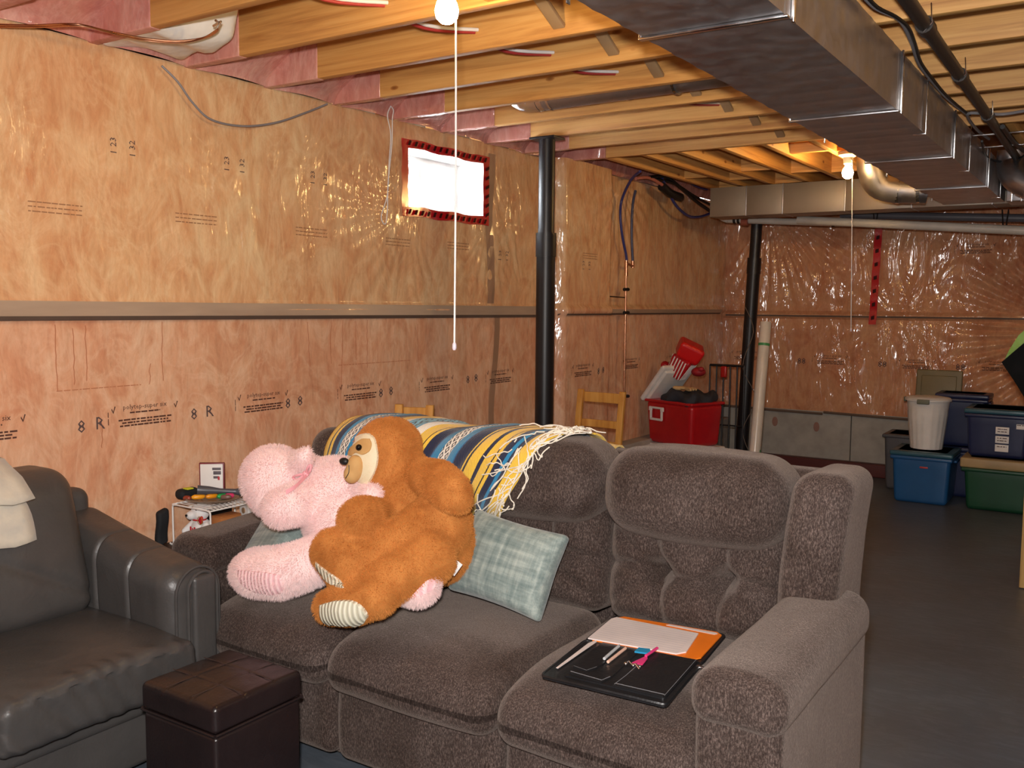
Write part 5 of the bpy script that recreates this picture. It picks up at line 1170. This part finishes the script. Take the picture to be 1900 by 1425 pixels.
# other things on and around the rack
bag = thing('black_pouch', 'black fabric pouch with a yellow patch behind the wire rack', 'bag', (-3.04, 2.25, TZ))
mk('pouch_body', rbox((-3.075, 2.235, TZ+.07), (.03, .05, .14), .014, (3, 4, 5), 4, fn=lambda V: V+np.stack([.006*np.sin(V[:, 2]*40), 0*V[:, 0], .006*np.sin(V[:, 1]*50)], 1)), simple('black_cloth', hx(20, 22, 26), .8), bag)
mk('pouch_flap', rbox((-3.05, 2.335, .69), (.05, .09, .04), .018, (2, 3, 2), 3), bpy.data.materials['black_cloth'], bag)
mk('yellow_patch', rbox((-3.035, 2.33, .711), (.03, .03, .006), .0025, (1, 1, 1), 2), simple('lime_yellow', hx(206, 214, 50), .5), bag)
nb = thing('black_notebook', 'tall black notebook standing at the back inside the wire rack', 'book', (-3.0, 2.43, TZ))
mk('book_cover', rbox((-3.03, 2.45, TZ+.072), (.022, .17, .14), .003, (1, 1, 1), 2, rot=RZ(.1)), simple('black_cover', hx(16, 16, 18), .55), nb); mk('page_block', rbox((-3.03, 2.45, TZ+.073), (.014, .165, .139), .001, (1, 1, 1), 1, rot=RZ(.1)), PAPER, nb)
bx2 = thing('brown_box', 'plain brown cardboard box on the side table inside the rack', 'box', (-2.89, 2.50, TZ))
mk('box_body', rbox((-2.90, 2.40, TZ+.055), (.06, .10, .11), .003, (1, 1, 1), 1), simple('kraft_card', hx(176, 110, 58), .7), bx2); mk('box_flap', rbox((-2.90, 2.40, TZ+.112), (.058, .098, .003), .001, (1, 1, 1), 1), bpy.data.materials['kraft_card'], bx2)
rl = thing('paper_roll', 'white paper roll lying under the wire rack by the sofa arm', 'roll', (-2.86, 2.5, TZ+.1))
mk('roll_paper', tube([(-2.875, 2.465, TZ+.12), (-2.855, 2.555, TZ+.12)], .034, 18), WHITE, rl); mk('roll_core', tube([(-2.876, 2.462, TZ+.12), (-2.8545, 2.557, TZ+.12)], .012, 12), simple('kraft_core', hx(150, 120, 90), .7), rl)
mk('box_under_roll', rbox((-2.865, 2.51, TZ+.042), (.08, .09, .082), .004, (1, 1, 1), 1), simple('pale_box', hx(210, 214, 222), .5), None, label='pale blue-white box under the paper roll on side table', cat='box')

# ================================================================== PINE CHAIRS BEHIND THE SOFA
def chair_at(cx, cy, rz_, label, H_=.90, w_=.33, posts=.045):
    t = thing('pine_chair', label, 'chair', (0, 0, 0), 'pine ladder-back chairs behind the sofa')
    hw = w_/2
    for s in (-1, 1):
        mk('back_post', rbox((s*hw, .17, H_/2), (.038, .024, H_), .004, (1, 1, 6), 2, fn=lambda V, H_=H_: V+np.stack([0*V[:, 0], .05*np.clip(V[:, 2]/H_*2, 0, 1)**1.5, 0*V[:, 0]], 1)), PINE, t)
        mk('front_leg', rbox((s*hw, -.17, .21), (.034, .034, .42), .005, (1, 1, 1), 2), PINE, t)
    for z, h in ((H_-.045, .06), (H_-.20, .045), (H_-.32, .04)):
        mk('back_rail', rbox((0, .185+.05*((z/H_-.5)*2)**1.5, z), (w_-.034, .016, h), .004, (8, 1, 1), 2, fn=lambda V: V+np.stack([0*V[:, 0], .012*(1-(V[:, 0]/.16)**2), 0*V[:, 0]], 1)), PINE, t)
    mk('seat', rbox((0, 0, .43), (w_+.04, .38, .022), .008, (2, 2, 1), 3), PINE, t)
    for s in (-1, 1): mk('stretcher', rbox((s*hw, 0, .16), (.018, .32, .022), .004, (1, 1, 1), 1), PINE, t)
    mk('stretcher', rbox((0, -.17, .33), (w_-.03, .016, .045), .004, (1, 1, 1), 1), PINE, t)
    t.location = (cx, cy, 0); t.rotation_euler = (0, 0, rz_); return t
chair_at(-2.615, 4.72, math.radians(-4), 'pine ladder-back chair right of the near black post', .93, .29)
q_ = W(768, 753, y=3.45); ca = math.radians(20); chair_at(q_[0]+.21*math.sin(ca), q_[1]-.21*math.cos(ca), ca, 'pine chair whose top just shows above the sofa blanket', float(q_[2])+.005, .155)

# ================================================================== COOLERS, GATE, ROLL
CX, CYc, CR = -2.78, 6.62, RZ(math.radians(33))
def cooler(z0, w_, d_, h_, name, label, rot, open_=True):
    t = thing(name, label, 'cooler', (CX, CYc, z0))
    mk('tub', rbox((CX, CYc, z0+h_/2), (w_, d_, h_), .035, (3, 3, 3), 4, rot=rot, fn=lambda V: V*np.stack([1+.10*V[:, 2]/h_, 1+.10*V[:, 2]/h_, 1+0*V[:, 2]], 1)), RED, t)
    return t
REDROT = RZ(math.radians(-22))
ck = cooler(0, .50, .34, .34, 'cooler', 'lower red cooler with white lid, mostly hidden behind the sofa', REDROT)
mk('lid', rbox((CX, CYc, .365), (.53, .37, .05), .018, (2, 2, 1), 3, rot=REDROT), WHITEP, ck)
c2_ = cooler(.392, .47, .32, .32, 'cooler', 'upper red cooler standing open with its white lid tipped back', REDROT)
ORG2 = np.array([CX, CYc, .392])
ez_, ex_, ey_ = np.array([0, 0, 1.]), REDROT@np.array([1., 0, 0]), REDROT@np.array([0, -1., 0])
# handle on the narrow left-facing end
def cp(a, b, c_): return ORG2+ex_*a+ey_*b+ez_*c_
he = .168
hpts = [(-.075, .268), (-.062, .268), (-.062, .175), (.062, .175), (.062, .268), (.075, .268)]
mk('rim', rbox(cp(0, 0, .322), (.505, .352, .022), .009, (2, 2, 1), 2, rot=REDROT), RED, c2_)
mk('handle', join(*[rbox(cp(-.11+a, he+.008+.006, b), s_, .004, (1, 1, 1), 2, rot=REDROT) for a, b, s_ in ((0, .185, (.13, .014, .018)), (-.058, .225, (.018, .014, .09)), (.058, .225, (.018, .014, .09)), (0, .272, (.15, .014, .016)), (-.062, .262, (.03, .016, .03)), (.062, .262, (.03, .016, .03)))]), WHITEP, c2_)
lrot = REDROT@RY(math.radians(-48))
mk('lid', join(rbox(cp(-.155, .03, .455), (.36, .33, .04), .016, (2, 2, 1), 3, rot=lrot), rbox(cp(-.135, .03, .435), (.31, .28, .03), .01, (2, 2, 1), 2, rot=lrot)), WHITEP, c2_, label='white lid tipped open')
dc = mk('dark_cloth', rbox(cp(.05, .0, .352), (.36, .32, .10), .045, (12, 10, 3), 4, rot=REDROT, fn=lambda V: V+np.stack([.012*np.sin(V[:, 1]*40), .012*np.sin(V[:, 0]*33), .018*np.sin(V[:, 0]*26+V[:, 1]*31)], 1)), simple('dark_navy_cloth', hx(28, 32, 42), .8, c2=hx(48, 50, 58), ns=12), None, label='dark navy cloth heaped in the open red cooler', cat='cloth')
gl_ = thing('work_glove', 'pair of tan work gloves lying on dark cloth in the cooler', 'glove', tuple(cp(0, 0, .41)))
TAN = simple('tan_leather', hx(206, 170, 118), .7)
for k, (a, b, r_) in enumerate(((-.03, .04, .3), (.08, .03, -.4))):
    c_ = cp(a, b, .422); R_ = REDROT@RZ(r_); mk('glove_palm', rbox(c_, (.07, .055, .03), .013, (2, 2, 1), 3, rot=R_), TAN, gl_)
    for j in range(3): mk('glove_finger', tube([c_+R_@np.array([.03, -.018+.018*j, .004]), c_+R_@np.array([.075, -.022+.022*j, .002])], [.010, .007], 8), TAN, gl_)
# red popcorn pail leaning behind the lid
pr = thing('popcorn_pail', 'red and white striped popcorn pail tipped over behind the cooler lid', 'bucket', tuple(cp(-.12, .02, .6)))
pc0 = W(1268, 672, y=6.62); axd = np.array([-.28, 0, -.5]); axd /= np.linalg.norm(axd); pr_r = dir_rot(-axd)
def pail(z0, z1, r0, r1): return rbox((0, 0, 0), (2, 2, 1), .25, (6, 6, 1), 4, fn=lambda V: np.stack([V[:, 0]*(r0+(r1-r0)*(V[:, 2]+.5)), V[:, 1]*(r0+(r1-r0)*(V[:, 2]+.5)), z0+(z1-z0)*(V[:, 2]+.5)], 1))
def place(VF, c_, R_): return (np.asarray(VF[0])@R_.T+c_, VF[1]) + tuple(VF[2:])
mk('pail_body', place(pail(-.13, .04, .06, .085), pc0, pr_r), RED, pr)
mk('pail_top', place(pail(.03, .16, .088, .10), pc0, pr_r@RZ(.5)), simple('bright_red_plastic', hx(206, 24, 26), .35), pr)
for k in range(5):
    for q4 in range(4): mk('white_stripe', place(rbox((-.05+.025*k, -.073, -.05), (.009, .004, .15), .001, (1, 1, 1), 1, rot=RX(.17)), pc0, pr_r@RZ(q4*PI/2)), WHITE, pr)
mk('sun_hat', join(ball(W(1296, 690, y=6.6), (.055, .05, .035), 12), ball(W(1301, 685, y=6.5), (.022, .02, .018), 8)), simple('maroon_cloth', hx(150, 24, 34), .6), None, label='small dark red hat beside the striped popcorn pail', cat='hat')
mk('red_ball', ball(W(1234, 678, y=6.75), (.035, .035, .035), 12), RED, None, label='small red ball wedged left of the popcorn pail', cat='ball')
# black metal baby gate standing behind
ga, gb = W(1322, 681, y=7.05), W(1381, 681, y=7.05)
gt = thing('metal_gate', 'black metal bar gate standing between red cooler and far post', 'gate', ((ga[0]+gb[0])/2-.1, 7.05, 0))
x0g, x1g, ztop = ga[0]-.02, gb[0], .97
BG = simple('black_gate_paint', hx(26, 22, 22), .5)
mk('top_rail', tube([(x0g, 7.05, ztop), (x1g, 7.05, ztop)], .010, 8), BG, gt); mk('bottom_rail', tube([(x0g, 7.05, .06), (x1g, 7.05, .06)], .010, 8), BG, gt); mk('middle_rail', tube([(x0g, 7.05, .50), (x1g, 7.05, .50)], .006, 8), BG, gt)
for k in range(6): x = x0g+(x1g-x0g)*k/5; mk('bar', tube([(x, 7.05, .0 if k in (0, 5) else .06), (x, 7.05, ztop)], .0065, 8), BG, gt)
rh = W(1343, 690, y=7.03); mk('latch', rbox(rh, (.05, .03, .09), .012, (1, 1, 1), 2), simple('red_latch', hx(170, 30, 26), .3), gt, label='red plastic latch')
# rolled plastic
ra, rb_ = W(1421, 598, y=6.98), W(1397, 880, y=6.75)
dr = (rb_-ra)/np.linalg.norm(rb_-ra); tt = (ra[2]-.004)/-dr[2]; rb2 = ra+dr*tt
pr2 = thing('plastic_roll', 'tall white plastic roll with green bands leaning near the far post', 'roll', tuple(rb2))
mk('roll_body', tube([ra, rb2+[0, 0, .02]], .042, 24), simple('off_white_vinyl', hx(214, 206, 194), .25, coat=.6), pr2)
GRB = simple('green_tape', hx(70, 150, 90), .4)
for pz in (640, 833):
    c_ = W(1412, pz, y=6.9); t_ = (ra[2]-c_[2])/-dr[2]*-1; t_ = (c_[2]-ra[2])/dr[2]; p = ra+dr*t_; mk('green_band', tube([p-dr*.010, p+dr*.010], .0432, 24), GRB, pr2)
mk('thin_wire', tube(smoothp([W(1383, 570, y=7.55), W(1398, 615, y=7.5), W(1378, 680, y=7.5), W(1402, 740, y=7.5), W(1378, 800, y=7.5), W(1398, 855, y=7.5)], 5), .003, 6), simple('dull_wire', hx(120, 104, 92), .5), None, label='thin loose wire curling down the far black post', cat='wire')

# ================================================================== STORAGE BINS
def tote(cx, cy, z0, w_, d_, h_, m_, lidm, name, label, rot=0., taper=.10, lid=True, lip=.02, lidh=.035):
    R_ = RZ(rot); t = thing(name, label, 'storage bin', (cx, cy, z0))
    hb_2 = h_-(lidh if lid else 0)
    mk('tub', rbox((cx, cy, z0+hb_2/2), (w_, d_, hb_2), .03, (4, 4, 6), 3, rot=R_, fn=lambda V: V*np.stack([1+taper*(V[:, 2]/hb_2-.5), 1+taper*(V[:, 2]/hb_2-.5), 1+0*V[:, 2]], 1)), m_, t)
    mk('rim', rbox((cx, cy, z0+hb_2-.014), (w_*1.01+lip, d_*1.01+lip, .028), .010, (3, 3, 1), 2, rot=R_), m_, t)
    if lid:
        mk('lid', join(rbox((cx, cy, z0+h_-lidh/2), (w_+lip*1.6, d_+lip*1.6, lidh), .012, (3, 3, 1), 2, rot=R_), rbox((cx, cy, z0+h_-.006), (w_*.86, d_*.82, .012), .004, (2, 2, 1), 1, rot=R_)), lidm, t)
    for s in (-1, 1):
        mk('handle', rbox(np.array([cx, cy, z0+hb_2-.035])+R_@np.array([s*(w_/2+.012), 0, 0]), (.025, .14, .02), .007, (1, 1, 1), 2, rot=R_), m_, t)
    return t
b1_ = tote(-1.215, 7.50, 0, .40, .40, .385, BLUEP, TEAL, 'storage_bin', 'blue lidded storage bin carrying the white ribbed wastebasket')
bl_y = 7.50-.20-.012
mk('logo_patch', rbox((-1.19, bl_y-.004, .275), (.055, .004, .012), .001, (1, 1, 1), 1), simple('red_badge', hx(190, 60, 56), .5), b1_)
b2_t = tote(-.70, 7.52, 0, .46, .42, .375, GREENP, BEIGEP, 'storage_bin', 'dark green storage bin with beige lid at the right', lidh=.07, lip=.03)
b3_ = tote(-.735, 7.55, .379, .40, .40, .345, BLUED, TEAL, 'storage_bin', 'navy storage bin with paper labels on the beige lid')
for k, (dx, dz, w_) in enumerate(((.0, .20, .085), (.0, .135, .085), (.0, .075, .085), (.12, .235, .07))):
    mk('paper_label', rbox((-.70+dx, 7.55-.20-.010+(.008 if dz < .15 else 0), .379+dz), (w_, .003, .05 if k < 3 else .035), .0008, (1, 1, 1), 1), WHITE, b3_)
for k, (dx, dz, n_) in enumerate(((0, .20, 2), (0, .135, 2), (0, .075, 1), (.12, .235, 1))):
    for j in range(n_): mk('handwriting', bars((-.70+dx, 7.55-.20-.016+(.008 if dz < .15 else 0), .379+dz+.012-.018*j), (1, 0, 0), (0, 0, 1), -.03, .03, -.004, .006, 300+k*3+j), INKD, b3_, False)
tote(-1.36, 7.93, 0, .42, .34, .44, GREYP, TEAL, 'storage_bin', 'grey storage bin behind the blue one, left side', lid=False)
b5 = tote(-1.02, 7.86, .389, .34, .26, .40, BLUED, BLUED, 'storage_bin', 'dark navy bin half hidden behind white wastebasket')
tote(-1.0, 7.88, 0, .27, .30, .386, BLUED, BLUED, 'storage_bin', 'navy bin on floor in the gap behind blue and green bins')
la_, lb_ = W(1690, 700, y=8.05), W(1792, 702, y=8.05)
mk('bin_lid', join(rbox(((la_[0]+lb_[0])/2, 8.10, .70), (.34, .022, .48), .02, (2, 1, 2), 3, rot=RX(-.12)), rbox(((la_[0]+lb_[0])/2, 8.086, .70), (.26, .014, .39), .01, (2, 1, 2), 2, rot=RX(-.12))), simple('olive_lid_plastic', hx(120, 108, 76), .5), None, label='olive beige bin lid stood upright against far wall behind bins', cat='lid')
mk('lid_support_box', rbox((-1.0, 8.16, .23), (.30, .16, .455), .008, (1, 1, 1), 1), simple('dull_cardboard', hx(96, 74, 52), .7), None, label='cardboard box behind the bins carrying the upright lid', cat='box')
# white ribbed wastebasket
wb = thing('wastebasket', 'white ribbed round wastebasket with lid on the blue bin', 'bin', (-1.215, 7.50, .389))
H0, H1 = .392, .765; n_ = 72; V = []
zs_ = np.linspace(0, 1, 12)
for t_ in zs_:
    r0 = .112+.038*t_
    for k in range(n_):
        rib = .0035*abs(math.sin(18*2*PI*k/n_/1.0/2*1.0)) if t_ < .80 else 0; r_ = r0-.004+rib; V.append((-1.215+r_*math.cos(2*PI*k/n_), 7.50+r_*math.sin(2*PI*k/n_), H0+(H1-H0-.02)*t_))
F = [(i*n_+k, i*n_+(k+1) % n_, (i+1)*n_+(k+1) % n_, (i+1)*n_+k) for i in range(11) for k in range(n_)]+[tuple(range(n_))[::-1]]
mk('basket', (np.array(V), F), WHITEP, wb)
mk('lid', lathe([(.150, .745), (.160, .748), (.161, .760), (.150, .772), (.10, .780), (.04, .783), (.001, .784)], 40, (-1.215, 7.50, 0)), WHITEP, wb)
for a in (-PI/2-.05, PI-.3): mk('clip_handle', rbox((-1.215+.162*math.cos(a), 7.50+.162*math.sin(a), .748), (.085, .018, .035), .005, (1, 1, 1), 2, rot=RZ(a+PI/2)), simple('grey_green_clip', hx(104, 108, 92), .5) if 'grey_green_clip' not in bpy.data.materials else bpy.data.materials['grey_green_clip'], wb)

# ================================================================== STUD AT THE RIGHT EDGE, THINGS HUNG ON IT
sd_ = mk('wall_stud', rbox((-.355, 5.40, ZJ/2-.005), (.09, .04, ZJ-.02), .003, (1, 1, 1), 1), STUD, None, label='bare pine wall stud at right edge of the view', cat='stud')
GRN = simple('lime_nylon', hx(126, 164, 40), .5, bs=8, bst=.5, bd=.02)
cps = pxl([(1858, 672), (1905, 632), (1960, 640), (1960, 770), (1905, 745), (1885, 712)], y=5.30)
um = thing('black_bag', 'black nylon bag corner hanging at right edge from the stud', 'bag', (-.35, 5.30, 1.0))
def slab(P, t_): n = len(P); V = np.array([p for p in P]+[p+np.array([0, t_, 0]) for p in P]); return V, [tuple(range(n)), tuple(range(n, 2*n))[::-1]]+[(i, (i+1) % n, n+(i+1) % n, n+i)[::-1] for i in range(n)]
mk('bag_body', slab(cps, .06), simple('black_nylon', hx(12, 13, 14), .85, spec=.2), um, False); mk('strap', tube(smoothp([cps[1]+[.05, .03, 0], cps[1]+[.06, .05, .15], (-.33, 5.37, 1.55)], 4), .008, 6), BLKPL, um)
gps = pxl([(1862, 672), (1872, 650), (1890, 622), (1915, 600), (1950, 600), (1960, 660), (1905, 690), (1880, 690)], y=5.34)
gj = thing('green_jacket', 'lime green nylon jacket behind the black bag at right edge', 'jacket', (-.35, 5.34, 1.1))
mk('jacket_cloth', slab(gps, .04), GRN, gj, False); mk('hanging_loop', tube([gps[4], gps[4]+[.0, .02, .12], (-.33, 5.378, 1.58)], .005, 6), GRN, gj)
